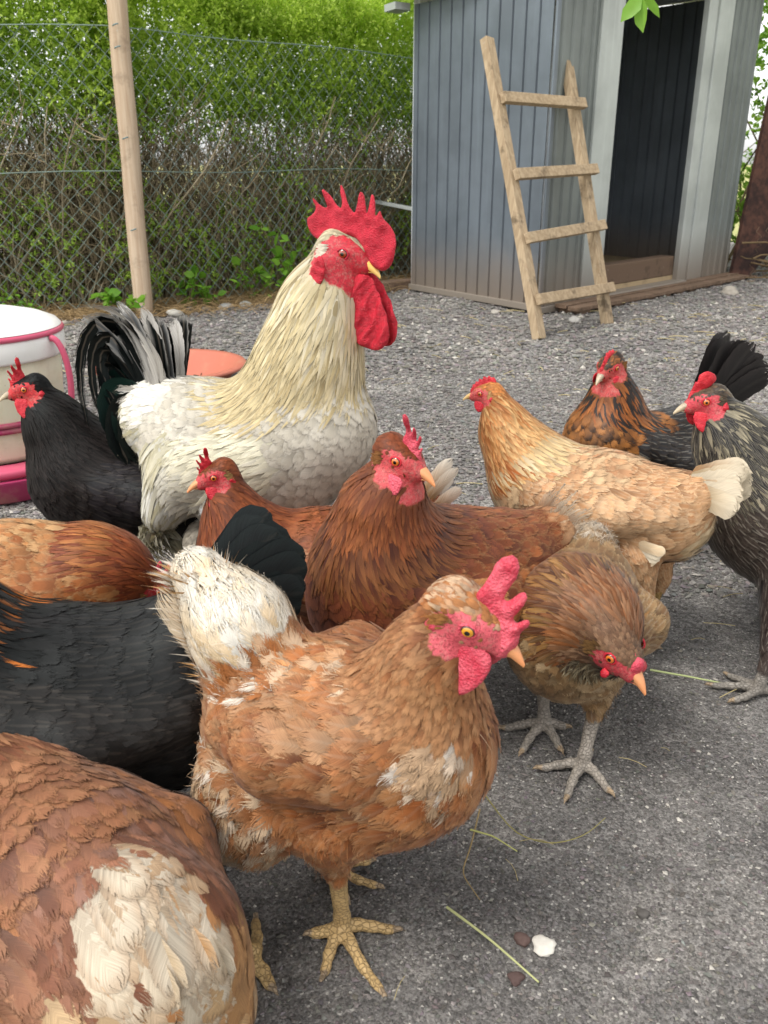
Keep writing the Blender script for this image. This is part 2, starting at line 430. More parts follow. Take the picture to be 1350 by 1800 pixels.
def toes(prims, foot, yaw, col, s=1.0, spread=42, lift=0.0, angs=None, mid=1.0):
    """foot: ball of the foot centre (local), yaw of the middle toe"""
    fx, fy, fz = foot
    for k, (a, L) in enumerate(((0, .052), (spread, .040), (-spread, .042), (180, .022))):
        if angs is not None: a = angs[k]
        L *= s * (mid if k == 0 else 1)
        an = R(yaw + a); d = np.array([math.cos(an), math.sin(an), 0]); p0 = np.array([fx, fy, fz + .007 * s]); r0 = .0056 * s
        n = 3 if k < 3 else 2
        prev = p0; bow = np.array([-d[1], d[0], 0]) * 0.003 * (1 if k % 2 else -1)
        for j in range(1, n + 1):
            q = p0 + d * L * j / n + bow * math.sin(math.pi * j / n) ; q[2] = fz + (.0058 - .001 * j) * s + (0.002 if j == 1 else 0)
            r1 = (.0052 - .0006 * j) * s
            prims.append(dict(a=prev, b=q, ra=r0, rb=r1, st='leg', k=.003))
            m = (prev * .35 + q * .65); m[2] -= .0012 * s
            prims.append(dict(a=m, b=m + d * .004 * s, ra=r1 * 1.14, rb=r1 * 1.05, st='leg', k=.003))
            prev, r0 = q, r1
        tipp = prev + d * .013 * s; tipp[2] = fz + .0012
        mid = prev + d * .007 * s; mid[2] += .0012
        prims.append(dict(a=prev, b=mid, ra=.0030 * s, rb=.0022 * s, st='claw', k=.002))
        prims.append(dict(a=mid, b=tipp, ra=.0022 * s, rb=.0008 * s, st='claw', k=.002))

COMBS = {
 'hen':  [(.034,-.004),(.040,.004),(.040,.012),(.036,.016),(.037,.024),(.032,.021),(.028,.019),(.029,.030),(.024,.036),(.021,.024),(.018,.022),(.017,.037),(.011,.041),(.009,.025),(.006,.023),(.003,.035),(-.003,.037),(-.003,.024),(-.006,.022),(-.011,.030),(-.016,.029),(-.015,.019),(-.018,.014),(-.016,.008),(-.004,.006),(.012,.008),(.024,.002)],
 'blade': [(.040,-.006),(.047,.002),(.047,.016),(.044,.022),(.048,.034),(.043,.036),(.038,.027),(.034,.029),(.037,.045),(.030,.049),(.024,.036),(.020,.037),(.021,.056),(.011,.064),(.002,.058),(.003,.040),(.001,.026),(.002,.014),(.014,.009),(.026,.003)],
 'low':  [(.034,-.004),(.039,.003),(.037,.010),(.033,.012),(.032,.018),(.028,.016),(.025,.022),(.021,.019),(.018,.026),(.013,.022),(.009,.029),(.004,.024),(.000,.029),(-.005,.024),(-.010,.026),(-.014,.019),(-.014,.010),(-.004,.007),(.012,.009),(.024,.002)],
 'spiky':[(.038,-.008),(.046,-.004),(.045,.010),(.042,.016),(.045,.026),(.041,.027),(.036,.018),(.036,.026),(.041,.040),(.036,.043),(.030,.030),(.027,.030),(.029,.047),(.024,.052),(.018,.038),(.015,.037),(.015,.056),(.008,.064),(.001,.058),(.003,.044),(.005,.034),(.002,.024),(.003,.014),(.012,.010),(.024,.004)],
 'pea':  [(.030,-.004),(.038,.000),(.039,.008),(.034,.013),(.028,.012),(.022,.014),(.014,.011),(.010,.006),(.018,.003)],
 'silver':[(.032,-.003),(.038,.000),(.035,.010),(.029,.018),(.024,.025),(.022,.031),(.019,.027),(.016,.037),(.010,.040),(.003,.041),(-.004,.038),(-.010,.033),(-.012,.026),(-.004,.020),(.004,.014),(.014,.008),(.024,.003)],
 # traced from the rooster: origin at the eye, metres
 'rooster':[(.050,-.022),(.058,-.016),(.0665,-.002),(.068,.014),(.064,.031),(.056,.044),(.052,.050),(.049,.060),(.044,.050),(.040,.046),(.038,.068),(.034,.084),(.029,.068),(.026,.052),(.020,.058),(.016,.086),(.011,.072),(.006,.054),(-.001,.064),(-.010,.084),(-.023,.098),(-.018,.074),(-.015,.062),(-.024,.066),(-.037,.080),(-.050,.090),(-.042,.070),(-.036,.058),(-.048,.062),(-.063,.076),(-.058,.062),(-.055,.054),(-.064,.048),(-.072,.036),(-.070,.022),(-.062,.010),(-.050,.002),(-.036,.006),(-.022,.018),(-.004,.020),(.010,.014),(.020,.000),(.030,-.014)],
}
for _k in ('hen', 'low', 'silver', 'pea', 'blade'): COMBS[_k] = [(x * .86 - .0035, z) for x, z in COMBS[_k]]
COMBS['spiky'] = [(x * .76 - .0045, z) for x, z in COMBS['spiky']]
WAT = {
 'hen': [(.004,-.010),(.022,-.006),(.027,-.014),(.026,-.026),(.020,-.036),(.011,-.038),(.003,-.030),(.000,-.020)],
 'small': [(.006,-.009),(.020,-.006),(.024,-.013),(.022,-.022),(.016,-.028),(.009,-.027),(.004,-.019)],
 'rooster': [(.004,-.022),(.026,-.016),(.042,-.022),(.050,-.046),(.050,-.076),(.044,-.102),(.032,-.118),(.016,-.116),(.004,-.100),(-.004,-.076),(-.006,-.050)],
}
def poly_sd(poly, X, Z):
    poly = np.array(poly); n = len(poly)
    d = np.full(X.shape, 1e9); ins = np.zeros(X.shape, bool)
    for i in range(n):
        a = poly[i]; b = poly[(i + 1) % n]; e = b - a
        wx, wz = X - a[0], Z - a[1]
        h = np.clip((wx * e[0] + wz * e[1]) / (e @ e), 0, 1)
        d = np.minimum(d, (wx - e[0] * h) ** 2 + (wz - e[1] * h) ** 2)
        c = (a[1] > Z) != (b[1] > Z)
        with np.errstate(divide='ignore', invalid='ignore'):
            xi = (b[0] - a[0]) * (Z - a[1]) / (b[1] - a[1] if b[1] != a[1] else 1e-9) + a[0]
        ins ^= c & (X < xi)
    return np.where(ins, -np.sqrt(d), np.sqrt(d))
def chaikin(p, n=1):
    p = np.array(p, float)
    for _ in range(n):
        q = np.roll(p, -1, 0); p = np.stack([p * .78 + q * .22, p * .22 + q * .78], 1).reshape(-1, 2)
    return p
def flat_part(poly, T, w, res, bend=None, thick=None):
    poly = chaikin(poly, 2 if len(poly) < 16 else 1); lo = poly.min(0) - .004; hi = poly.max(0) + .004
    xs = np.arange(lo[0], hi[0], res); zs = np.arange(lo[1], hi[1], res)
    X, Z = np.meshgrid(xs, zs, indexing='ij'); sd = poly_sd(poly, X, Z)
    By = bend(X, Z) if bend else np.zeros_like(X)
    Tt = T * (thick(X, Z) if thick else 1)
    ylo, yhi = By.min() - T * 3 - .004, By.max() + T * 3 + .004
    ys = np.arange(ylo, yhi, res)
    Y = np.abs(ys[None, :, None] - By[:, None, :]); t = Tt * np.sqrt(np.clip(-sd / w, 0, 1))
    t = np.broadcast_to(t, X.shape)[:, None, :]
    f = np.where(sd[:, None, :] < 0, Y - t, np.sqrt(Y ** 2 + sd[:, None, :] ** 2))
    return surface_nets(f, np.array([lo[0], ylo, lo[1]]), res)

def make_bird(name, label, loc, yaw, prims, head, pal, mat='f_brown', tails=None, legs=None, leg_col=(150, 120, 70), res=.004,
              group='hens in the yard', geo=None, seed=1, extra=None, dens=1.0, hair=None, base_col=None, cat='hen', exclude=None, zoff=0.0, scale=1.0):
    root = empty(name, (loc[0], loc[1], zoff), R(yaw)); root.scale = (scale,) * 3; tag(root, label, cat, group)
    r = np.random.default_rng(seed); G = dict(GEO); G.update(geo or {})
    if legs is None: legs = [dict(hip=(-.02, s * .045, .15), hr=.042, hock=(-.045, s * .045, .088), foot=(-.025, s * .045, -zoff / scale), s=1.1) for s in (1, -1)]
    pr = []
    for p in prims:
        st, a, ra, b, rb = p[:5]; kw = p[5] if len(p) > 5 else {}
        pr.append(dict(st=st, a=np.array(a, float), ra=ra, b=np.array(b, float), rb=rb, sy=kw.get('sy', 1.0), k=kw.get('k', .03), fl=kw.get('fl')))
    for p in pr:
        d_ = {'neck': .004, 'hackle': .006, 'head': .001, 'skin': 0, 'beard': .003}.get(p['st'], .007 if max(p['ra'], p['rb']) > .03 else .003)
        p['ra'] = max(p['ra'] - d_, .004); p['rb'] = max(p['rb'] - d_, .004)
    hs_ = head['s']; Hc = np.array(head['c'], float); HM = rotm(head.get('yaw', 0), head.get('pitch', 0), head.get('roll', 0))
    def hp(x, y, z): return Hc + HM @ (np.array([x, y, z]) * hs_)
    hst = head.get('style', 'head')
    sk = [((.014, 0, .001), .0120, (-.008, 0, .002), .0165), ((.026, 0, -.004), .0080, (.006, 0, -.001), .0140),
          ((.010, 0, -.009), .0085, (-.008, 0, -.009), .0145)]
    for a, ra, b, rb in sk:
        pr.append(dict(st=hst, a=hp(*a), ra=ra * hs_, b=hp(*b), rb=rb * hs_, sy=1.0, k=.008 * hs_, fl=None))
    for sgn in (1, -1):   # brow and cheek
        pr.append(dict(st=hst, a=hp(.012, sgn * .0085, .005), ra=.0055 * hs_, b=hp(-.002, sgn * .0105, .006), rb=.0055 * hs_, sy=1.0, k=.006, fl=None))
    if legs:
        for L in legs:
            hk = np.array(L['hock']); ft = np.array(L['foot']); s_ = L.get('s', 1.0)
            if L.get('hip') is not None:
                pr.append(dict(st='thigh', a=np.array(L['hip']), ra=L.get('hr', .04), b=hk, rb=.012 * s_, sy=1.0, k=.02, fl=None))
            up = np.array([0, 0, .008 * s_])
            pr.append(dict(st='leg', a=hk, ra=.0086 * s_, b=ft + up * 2.2, rb=.0062 * s_, sy=1.0, k=.006, fl=None))
            pr.append(dict(st='leg', a=ft + up * 2.2, ra=.0064 * s_, b=ft + up, rb=.0072 * s_, sy=1.0, k=.006, fl=None))
            q = []; toes(q, ft, L.get('yaw', 0), leg_col, s_, L.get('spread', 42), angs=L.get('angs'), mid=L.get('mid', 1.0))
            for d in q: d.setdefault('sy', 1.0); d['fl'] = None; pr.append(d)
    lo = np.min([np.minimum(p['a'], p['b']) - max(p['ra'], p['rb']) * p['sy'] for p in pr], 0) - .03
    hi = np.max([np.maximum(p['a'], p['b']) + max(p['ra'], p['rb']) * p['sy'] for p in pr], 0) + .03
    g = Grid(lo, hi, res)
    for p in pr:
        g.add(p['a'], p['b'], p['ra'], p['rb'], p['sy'], p['k'])
    V, F = surface_nets(g.f, g.lo, g.res)
    V, F = V.astype(np.float32), F
    # coarse flow field
    gc = Grid(lo, hi, .009); ax = gc.axes(); P = np.stack(np.meshgrid(*ax, indexing='ij'), -1)
    fl = np.zeros(P.shape, np.float32)
    for p in pr:
        if p['st'] in ('leg', 'claw'): continue
        d = cone_d(P, p['a'], p['b'], p['ra'], p['rb'], p['sy'])
        fd = np.array(p['fl'], float) if p['fl'] is not None else p['b'] - p['a']
        fl += np.exp(-np.clip(d, -.06, .3) / .012)[..., None] * (fd / max(np.linalg.norm(fd), 1e-6))
    fl = nrm(fl)
    names = sorted({p['st'] for p in pr})
    def style_at(Q, soft=0.0):
        best = np.full(len(Q), 1e9); out = np.zeros(len(Q), int)
        for p in pr:
            d = cone_d(Q, p['a'], p['b'], p['ra'], p['rb'], p['sy']) + (r.normal(0, soft, len(Q)) if soft else 0)
            m = d < best; best[m] = d[m]; out[m] = names.index(p['st'])
        return out
    def hf(Q): return ((Q - Hc) @ HM) / hs_
    face_k = head.get('face', 1.0)
    def face_mask(Q, grow=0.0):
        h = hf(Q); zc = -.0042
        e = ((h[:, 0] - .009) / ((.0215 + grow) * face_k)) ** 2 + ((h[:, 2] - zc) / ((.0162 + grow) * face_k)) ** 2
        e = e * (1 + .10 * np.sin(h[:, 0] * 700 + h[:, 2] * 300) + .08 * np.sin(h[:, 2] * 900 + seed))
        lim = np.abs(h[:, 1]) > head.get('fy', .0048)
        return ((e < 1) & lim | ((h[:, 0] > .024) & (h[:, 2] < .012))) & (h[:, 0] > -.03) & (np.abs(h[:, 1]) < .03) & (np.abs(h[:, 2]) < .03)
    def surf_y(x, z, sgn, dflt=.012):
        ys = np.linspace(.034, .002, 65); Q_ = Hc + (np.stack([np.full(65, x), sgn * ys, np.full(65, z)], 1) * hs_) @ HM.T
        fv = g.sample(Q_); i = np.argmax(fv < 0); return float(ys[i]) if fv[i] < 0 else dflt
    # ---- body mesh
    sty = style_at(V); bc = np.zeros((len(V), 4))
    for i, nme in enumerate(names):
        m = sty == i
        if nme == 'leg': bc[m, :3] = lin(leg_col); bc[m, 3] = 1
        elif nme == 'claw': bc[m, :3] = lin(head.get('claw', (150, 130, 105))); bc[m, 3] = 1
        elif m.any():
            d = pal.get(nme) or pal['*']; bc[m, :3] = np.mean([lin(c) for c in d['c']], 0) * (.62 if 'pale' not in mat and nme not in ('plume', 'fluffw', 'white', 'rumpw') else .8)
    for nme in ('skin',):
        if nme in names: m = sty == names.index(nme); bc[m, :3] = lin(head.get('face_col', (196, 48, 54))); bc[m, 3] = .5
    fm = face_mask(V); bc[fm, :3] = lin(head.get('face_col', (196, 48, 54))); bc[fm, 3] = .5
    if legs is not None:
        fn = pnoise(V, 160, 5) * .12; m = bc[:, 3] == 1; bc[m, :3] *= (1 + fn[m])[:, None]
    body = mesh_obj('body', V, F, M['body'], root, True, {'Col': bc})
    # ---- feathers
    tri = V[F]; cen = tri.mean(1)
    n1 = np.cross(tri[:, 2] - tri[:, 0], tri[:, 3] - tri[:, 1]); area = np.linalg.norm(n1, axis=1) * .5
    cs = np.cumsum(area); A = cs[-1]
    fst = style_at(cen, 0.0)
    plum = FBuf(); wings = [FBuf(), FBuf()]
    order = [n for n in names if n not in ('leg', 'claw', 'skin')]
    for nme in order:
        sp_, L0, W0, tilt, shape, cols, jit, rag = G[nme]; sp_ /= dens ** .5
        fi = np.where(fst == names.index(nme))[0]
        if not len(fi): continue
        c2 = np.cumsum(area[fi]); nsm = int(c2[-1] / (sp_ ** 2) * 6)
        pick = fi[np.searchsorted(c2, r.random(nsm) * c2[-1]).clip(0, len(fi) - 1)]
        uv_ = r.random((nsm, 2)); T = tri[pick]
        Q = (T[:, 0] * ((1-uv_[:, :1]) * (1-uv_[:, 1:])) + T[:, 1] * (uv_[:, :1] * (1-uv_[:, 1:])) + T[:, 2] * (uv_[:, :1] * uv_[:, 1:]) + T[:, 3] * ((1-uv_[:, :1]) * uv_[:, 1:]))
        key = np.floor(Q / sp_ + r.random(3)).astype(int)
        _, ui = np.unique(key[:, 0] * 73856093 ^ key[:, 1] * 19349663 ^ key[:, 2] * 83492791, return_index=True)
        Q = Q[ui].astype(np.float64)
        # thin close pairs using a shifted hash
        key = np.floor(Q / (sp_ * .75) + .5).astype(int)
        _, ui = np.unique(key[:, 0] * 73856093 ^ key[:, 1] * 19349663 ^ key[:, 2] * 83492791, return_index=True); Q = Q[ui]
        fm1 = face_mask(Q, .0005); fm2 = face_mask(Q, -.0028); u_r = r.random(len(Q))
        Q = Q[~fm1 | (~fm2 & (u_r < (.25 if head.get('comb') != 'rooster' else 0))) | (u_r < (.02 if nme == 'head' and head.get('comb') != 'rooster' else 0))]; inface = None
        if exclude is not None: Q = Q[~exclude(Q)]
        if not len(Q): continue
        N = len(Q); Lk = L0 * r.uniform(.82, 1.18, N); Wk = W0 * r.uniform(.85, 1.15, N)
        if nme in ('head', 'crown'):
            Lk *= hs_; Wk *= hs_
            Lk = np.where(face_mask(Q, .0005), Lk * .4, Lk); h = hf(Q); kk = np.clip(.55 + (.018 - h[:, 0]) / .03, .5, 1.5); Lk *= kk
        base, tip, edge = pal_eval(pal, nme, Q, r, seed)
        vs = np.array(ROWS[shape]); Rn = len(vs)
        rows = np.empty((Rn, N, 3)); sides = np.empty((Rn, N, 3)); nors = np.empty((Rn, N, 3))
        off = r.uniform(.0003, .0018, N) * min(1, L0 / .03)
        n_ = g.grad(Q); p = Q + n_ * off[:, None]; ja = np.radians(r.normal(0, jit, N)); tilt = tilt * .62
        def tang(Pq, n_):
            f_ = gc.sample(Pq, fl); f_ = f_ - (f_ * n_).sum(1, keepdims=True) * n_
            f_ = nrm(f_); s_ = np.cross(n_, f_)
            return f_ * np.cos(ja)[:, None] + s_ * np.sin(ja)[:, None]
        d = tang(p, n_); tl = tilt * r.uniform(.4, 1.5, N)
        rows[0] = p; nors[0] = n_; sides[0] = np.cross(n_, d)
        for k in range(1, Rn):
            ds = (Lk * (vs[k] - vs[k-1]))[:, None]
            pn = p + d * ds; fv = g.sample(pn); nn = g.grad(pn)
            tgt = off + tl * Lk * vs[k] ** 1.1
            hug = 1.0 if vs[k] < .7 else .8
            pn = pn + nn * np.clip((tgt - fv) * hug, -.006, .012)[:, None]
            dn = nrm(pn - p); d = nrm(dn * .55 + tang(pn, nn) * .45)
            p = pn; rows[k] = p; nors[k] = nn; sides[k] = nrm(np.cross(nn, d))
        dest = [plum] * N
        if nme == 'wing':
            for si, m in enumerate((Q[:, 1] >= 0, Q[:, 1] < 0)):
                if m.any(): wings[si].add(rows[:, m], sides[:, m], nors[:, m], Wk[m], shape, vs, cols, base[m], tip[m], edge[m], rag=rag, seed=seed + si)
        else:
            plum.add(rows, sides, nors, Wk, shape, vs, cols, base, tip, edge, rag=rag, seed=seed)
        if hair and nme in hair:      # loose barbs standing out of the plumage
            mult, hl, hj, ht = hair[nme]; hw = hair.get('w', .00035)
            ii = r.integers(0, N, int(N * mult)); Qh = Q[ii] + r.normal(0, sp_ * .5, (len(ii), 3)); nh = g.grad(Qh)
            Qh = Qh + nh * (-g.sample(Qh) + L0 * tilt * .6)[:, None]; NN = len(Qh)
            f_ = gc.sample(Qh, fl); f_ = nrm(f_ - (f_ * nh).sum(1, keepdims=True) * nh); s_ = np.cross(nh, f_)
            aa = np.radians(r.normal(0, hj, NN))[:, None]; dd = nrm(f_ * np.cos(aa) + s_ * np.sin(aa) + nh * ht * r.uniform(0, 1.6, (NN, 1)))
            bend = (nh * -.5 + s_ * r.normal(0, .5, (NN, 1)) + np.array([0, 0, -.25])) * hl
            vh = np.array(ROWS['hair']); LL = (hl * r.uniform(.5, 1.3, NN))[:, None]
            rw = np.stack([Qh + dd * LL * v + bend * v * v * .6 for v in vh]); sd_ = np.repeat(nrm(np.cross(dd, nh))[None], 4, 0); no_ = np.repeat(nh[None], 4, 0)
            b_, t_, e_ = base[ii] * 1.1, tip[ii] * 1.12, edge[ii]; e_ = e_.copy(); e_[:, 3] = 0; b_[:, 3] = 0; t_[:, 3] = 0
            plum.add(rw, sd_, no_, np.full(NN, hw), 'hair', vh, 2, b_, t_, e_, cup=0, seed=seed)
    if extra: extra(plum, wings, r)
    plum.build('plumage', M[mat], root)
    for wb in wings: wb.build('wing', M[mat], root)
    if tails:
        tb = FBuf(); tails(tb, r); tb.build('tail', M[head.get('tail_mat', mat)], root)
    # ---- head parts
    def place(Vh): return (Vh * hs_) @ HM.T + Hc
    def part(nm, Vh, Fh, m, attrs=None): return mesh_obj(nm, place(Vh), Fh, M[m], root, True, attrs)
    rs = .0010 if head.get('close') else .0013
    cz = head.get('comb_s', 1.0)
    poly = np.array(COMBS[head.get('comb', 'hen')]); c0 = np.array([.012, .008])
    if head.get('comb') == 'rooster': c0 = np.array([0, 0])
    poly = c0 + (poly - c0) * np.array([1.0, 1.0]) * cz if cz != 1 else poly
    poly = np.asarray(poly) + np.array([head.get('comb_dx', 0.0), head.get('comb_dz', 0.0)])
    flop = head.get('flop', 0.0)
    ct = head.get('ct', .0026)
    sd0 = seed * 1.7; wy0 = (surf_y(.012, -.012, 1) + surf_y(.012, -.012, -1)) / 2 - .0015
    Vc, Fc = flat_part(poly, ct, .0035, rs, bend=lambda X, Z: flop * np.maximum(Z - .008, 0) ** 2 * 30 + .0012 * np.sin(X * 190 + sd0) * np.clip((Z - .004) / .02, 0, 1) + .0008 * np.sin(Z * 260 + sd0),
                       thick=lambda X, Z: 1 + np.clip((.016 - Z) / .012, 0, 1) * .9 + .18 * np.sin(X * 420) * np.sin(Z * 380))
    part('comb', Vc, Fc, head.get('comb_mat', 'comb'))
    wp = np.array(WAT[head.get('wat', 'hen')]); ws = head.get('wat_s', 1.0); w0 = np.array([.012, -.010])
    wp = w0 + (wp - w0) * ws * np.array([head.get('wat_w', 1.0), 1.0]); big = head.get('wat') == 'rooster'
    if big: wy0 = .0065
    for sgn in (1, -1):
        spl = .010 if not big else .014
        Vw, Fw = flat_part(wp, .0021 if not big else .0027, .004 if not big else .005, rs,
                           bend=lambda X, Z: sgn * (wy0 + np.clip(-.008 - Z, 0, .1) * (.22 if not big else .06) + (.0020 if big else .0012) * np.sin(X * 170 + Z * 60 + sgn) + (.0012 * np.sin(X * 420 - Z * 90) if big else 0)),
                           thick=lambda X, Z: 1 + .22 * np.sin(X * 300 + Z * 120) + (.22 * np.sin(X * 900 + 3 * np.sin(Z * 160)) if big else .08 * np.sin(X * 1100 + Z * 300)))
        part('wattle', Vw, Fw, 'wattle_rooster' if big else head.get('wat_mat', 'wattle'))
        # ear lobe
        lc = np.array(head.get('lobe_c', (-.0125, 0, -.010))); ll = head.get('lobe', (.0045, .0085))
        th = np.linspace(0, 2 * math.pi, 15)[:-1]
        lp = [(lc[0] + ll[0] * math.cos(a) + .001 * math.sin(3 * a), lc[2] + ll[1] * math.sin(a)) for a in th]
        yl = surf_y(lc[0], lc[2], sgn) + .0004
        Vl, Fl = flat_part(lp, .0022, .003, .0009, bend=lambda X, Z: sgn * (yl + (X + .0125) * .18 - .0015 + .0006 * np.sin(Z * 700)))
        part('ear_lobe', Vl, Fl, head.get('lobe_mat', head.get('wat_mat', 'wattle')))
        # eye
        ec = np.array([.0085, sgn * .0128, .0030]) if not big else np.array([.0085, sgn * .0150, .0030])
        ey = surf_y(.0085, .003, sgn); ec = np.array([.0085, sgn * (ey - .0012), .003])
        U_, V_ = 20, 12; er = .0047
        th = np.linspace(0, 2 * math.pi, U_, endpoint=False); ph = np.linspace(0, math.pi * .5, V_)
        VV = np.array([(er * math.sin(b) * math.cos(a), er * math.cos(b) * .72, er * math.sin(b) * math.sin(a)) for b in ph for a in th])
        FF = np.array([(i * U_ + j, i * U_ + (j+1) % U_, (i+1) * U_ + (j+1) % U_, (i+1) * U_ + j) for i in range(V_-1) for j in range(U_)])
        if sgn < 0: VV[:, 1] *= -1; FF = FF[:, ::-1]
        eo = mesh_obj('eye', VV * hs_, FF, M[head.get('eye', 'eye_orange')], root)
        mm = Matrix([[*HM[0], 0], [*HM[1], 0], [*HM[2], 0], [0, 0, 0, 1]]); pos = place(ec[None])[0]; mm.translation = Vector(pos)
        eo.matrix_local = mm @ Matrix.Rotation(-sgn * .22, 4, 'Z')
        if hs_ != 1: eo.data.transform(Matrix.Scale(1 / hs_, 4)); eo.scale = (hs_,) * 3
        # eyelid ring
        n1_, n2_ = 28, 8; a1 = np.linspace(0, 2*math.pi, n1_, endpoint=False); a2 = np.linspace(0, 2*math.pi, n2_, endpoint=False)
        rr = .0049; tr = .00105
        VV = np.array([((rr + tr * math.cos(b)) * math.cos(a) * 1.06, sgn * (.0008 + tr * math.sin(b)), (rr + tr * math.cos(b)) * math.sin(a) * .90) for a in a1 for b in a2])
        FF = np.array([(i * n2_ + j, ((i+1) % n1_) * n2_ + j, ((i+1) % n1_) * n2_ + (j+1) % n2_, i * n2_ + (j+1) % n2_) for i in range(n1_) for j in range(n2_)])
        rz = rotm(-sgn * 12.6); VV = VV @ rz.T + ec
        lid_o = part('eyelid', VV, FF, head.get('lid', 'wattle')); lid_o.parent = eo; lid_o.matrix_parent_inverse = eo.matrix_basis.inverted()
        if head.get('ear', True):    # tuft of bristle feathers over the ear
            eb = FBuf(); NE = 60; cc = np.array([-.0085, sgn * surf_y(-.0085, -.001, sgn), -.0010])
            o_ = cc + np.stack([r.normal(.002, .0016, NE), np.zeros(NE), r.normal(0, .0030, NE)], 1); dirh = np.stack([-np.ones(NE), sgn * r.uniform(.25, .5, NE), r.normal(-.25, .25, NE)], 1)
            rw = np.stack([place(o_ + nrm(dirh) * .0075 * v) for v in (0, .35, .7, 1)]); nn = np.repeat((np.array([[0, sgn, 0]]) @ HM.T), NE, 0)
            sd_ = nrm(np.cross(rw[-1] - rw[0], nn)); ecl = np.array([*lin(head.get('ear_col', (150, 105, 60))), 0])
            eb.add(rw, np.repeat(sd_[None], 4, 0), np.repeat(nn[None], 4, 0), np.full(NE, .0009 * hs_), 'round', np.array([0, .35, .7, 1]), 3, np.repeat(ecl[None], NE, 0) * r.uniform(.8, 1.2, (NE, 1)), np.repeat(ecl[None], NE, 0), np.repeat(ecl[None], NE, 0) * 0)
            eb.build('ear_tuft', M[mat], root)
    # beak: two mandibles lofted
    bl = head.get('beak_l', 1.0); Vb = []; Fb = []; tn = []
    for up in (1, 0):
        n0 = sum(len(x) for x in Vb); ns, na = 12, 14; x0, x1 = (.021, .0455) if up else (.021, .0395)
        vv = []
        for i in range(ns):
            t_ = i / (ns - 1); x = x0 + (x1 - x0) * t_ * bl
            if up: zt = .0048 - .0015 * t_ - .0100 * t_ ** 2.4; zb = -.0040 - .0015 * t_ - .0036 * t_ ** 2; wd = .0066 * (1 - t_ ** 1.7) + .0004
            else: zt = -.0056 - .0006 * t_; zb = -.0098 + .0038 * t_ ** 1.2; wd = .0058 * (1 - t_ ** 1.8) + .0004
            zt = max(zt, zb + .0006); cz_, hz = (zt + zb) / 2, (zt - zb) / 2
            for j in range(na):
                a = 2 * math.pi * j / na; ca, sa = math.cos(a), math.sin(a)
                vv.append((x, wd * np.sign(ca) * abs(ca) ** .8, cz_ + hz * np.sign(sa) * abs(sa) ** (.9 if (up and sa > 0) else .5))); tn.append(t_)
        Vb.append(np.array(vv))
        Fb += [(n0 + i * na + j, n0 + (i+1) * na + j, n0 + (i+1) * na + (j+1) % na, n0 + i * na + (j+1) % na) for i in range(ns-1) for j in range(na)]
    beak_o = part('beak', np.concatenate(Vb), np.array(Fb), head.get('beak', 'beak_yellow'), {'tipness': np.array(tn)})
    for sgn in (1, -1):
        P_ = np.array([[(.0265, sgn * .0052, .0012), (.0285, sgn * .0050, .0008), (.0305, sgn * .0044, .0000)]]) 
        T_ = np.linspace(0, 2 * math.pi, 8, endpoint=False); rr_ = np.array([.0004, .0011, .0004])
        VV = np.array([(P_[0, i, 0], P_[0, i, 1] + rr_[i] * .7 * math.cos(q), P_[0, i, 2] + rr_[i] * math.sin(q)) for i in range(3) for q in T_])
        FF = np.array([(i * 8 + j, (i+1) * 8 + j, (i+1) * 8 + (j+1) % 8, i * 8 + (j+1) % 8) for i in range(2) for j in range(8)])
        part('nostril', VV, FF, 'nostril').parent = beak_o
    return root

def hen_tail(base, n, L, W, e0, e1, col, tip=None, edge=None, spread=.02, lean=.25, curve=.15, jit=.06, es=.3, sh=.2, yoff=0.0, rag=.08):
    """vertical folded fan of tail quills; e0,e1 elevation angles in degrees (0 = straight back)"""
    def f(tb, r):
        for sgn in (1, -1):
            for i in range(n):
                t_ = i / max(n - 1, 1); e = R(e0 + (e1 - e0) * t_) + r.normal(0, jit)
                d = np.array([-math.cos(e), sgn * (lean * (1.0 - .6 * t_)) + r.normal(0, .04) + yoff, math.sin(e)]); d /= np.linalg.norm(d)
                up = np.array([math.sin(e), 0, math.cos(e)])
                ll = L * r.uniform(.88, 1.05) * (1 - .18 * (1 - t_)); b = np.array(base, float) + np.array([0, sgn * spread * (1 - .5 * t_), 0]) + up * .012 * t_
                c = np.array(col[r.integers(len(col))], float); bc = np.array([*lin(c), sh]) * np.array([*[r.uniform(.8, 1.2)] * 3, 1])
                tc = np.array([*lin(tip), sh]) if tip is not None else bc
                ec = np.array([*lin(edge), es]) if edge is not None else bc * np.array([1, 1, 1, 0])
                tb.quill([b, b + d * ll * .5 + up * curve * ll * .5, b + d * ll - up * curve * ll * .15], W * r.uniform(.85, 1.1), up, bc, tc, ec, cup=.12, rag=rag, seed=int(r.integers(1e6)))
    return f
# ------------------------------------------------------------------ the birds
def WL(loc, yaw, p):
    a = R(yaw); dx, dy = p[0] - loc[0], p[1] - loc[1]
    return (dx * math.cos(a) + dy * math.sin(a), -dx * math.sin(a) + dy * math.cos(a), p[2] if len(p) > 2 else 0.0)

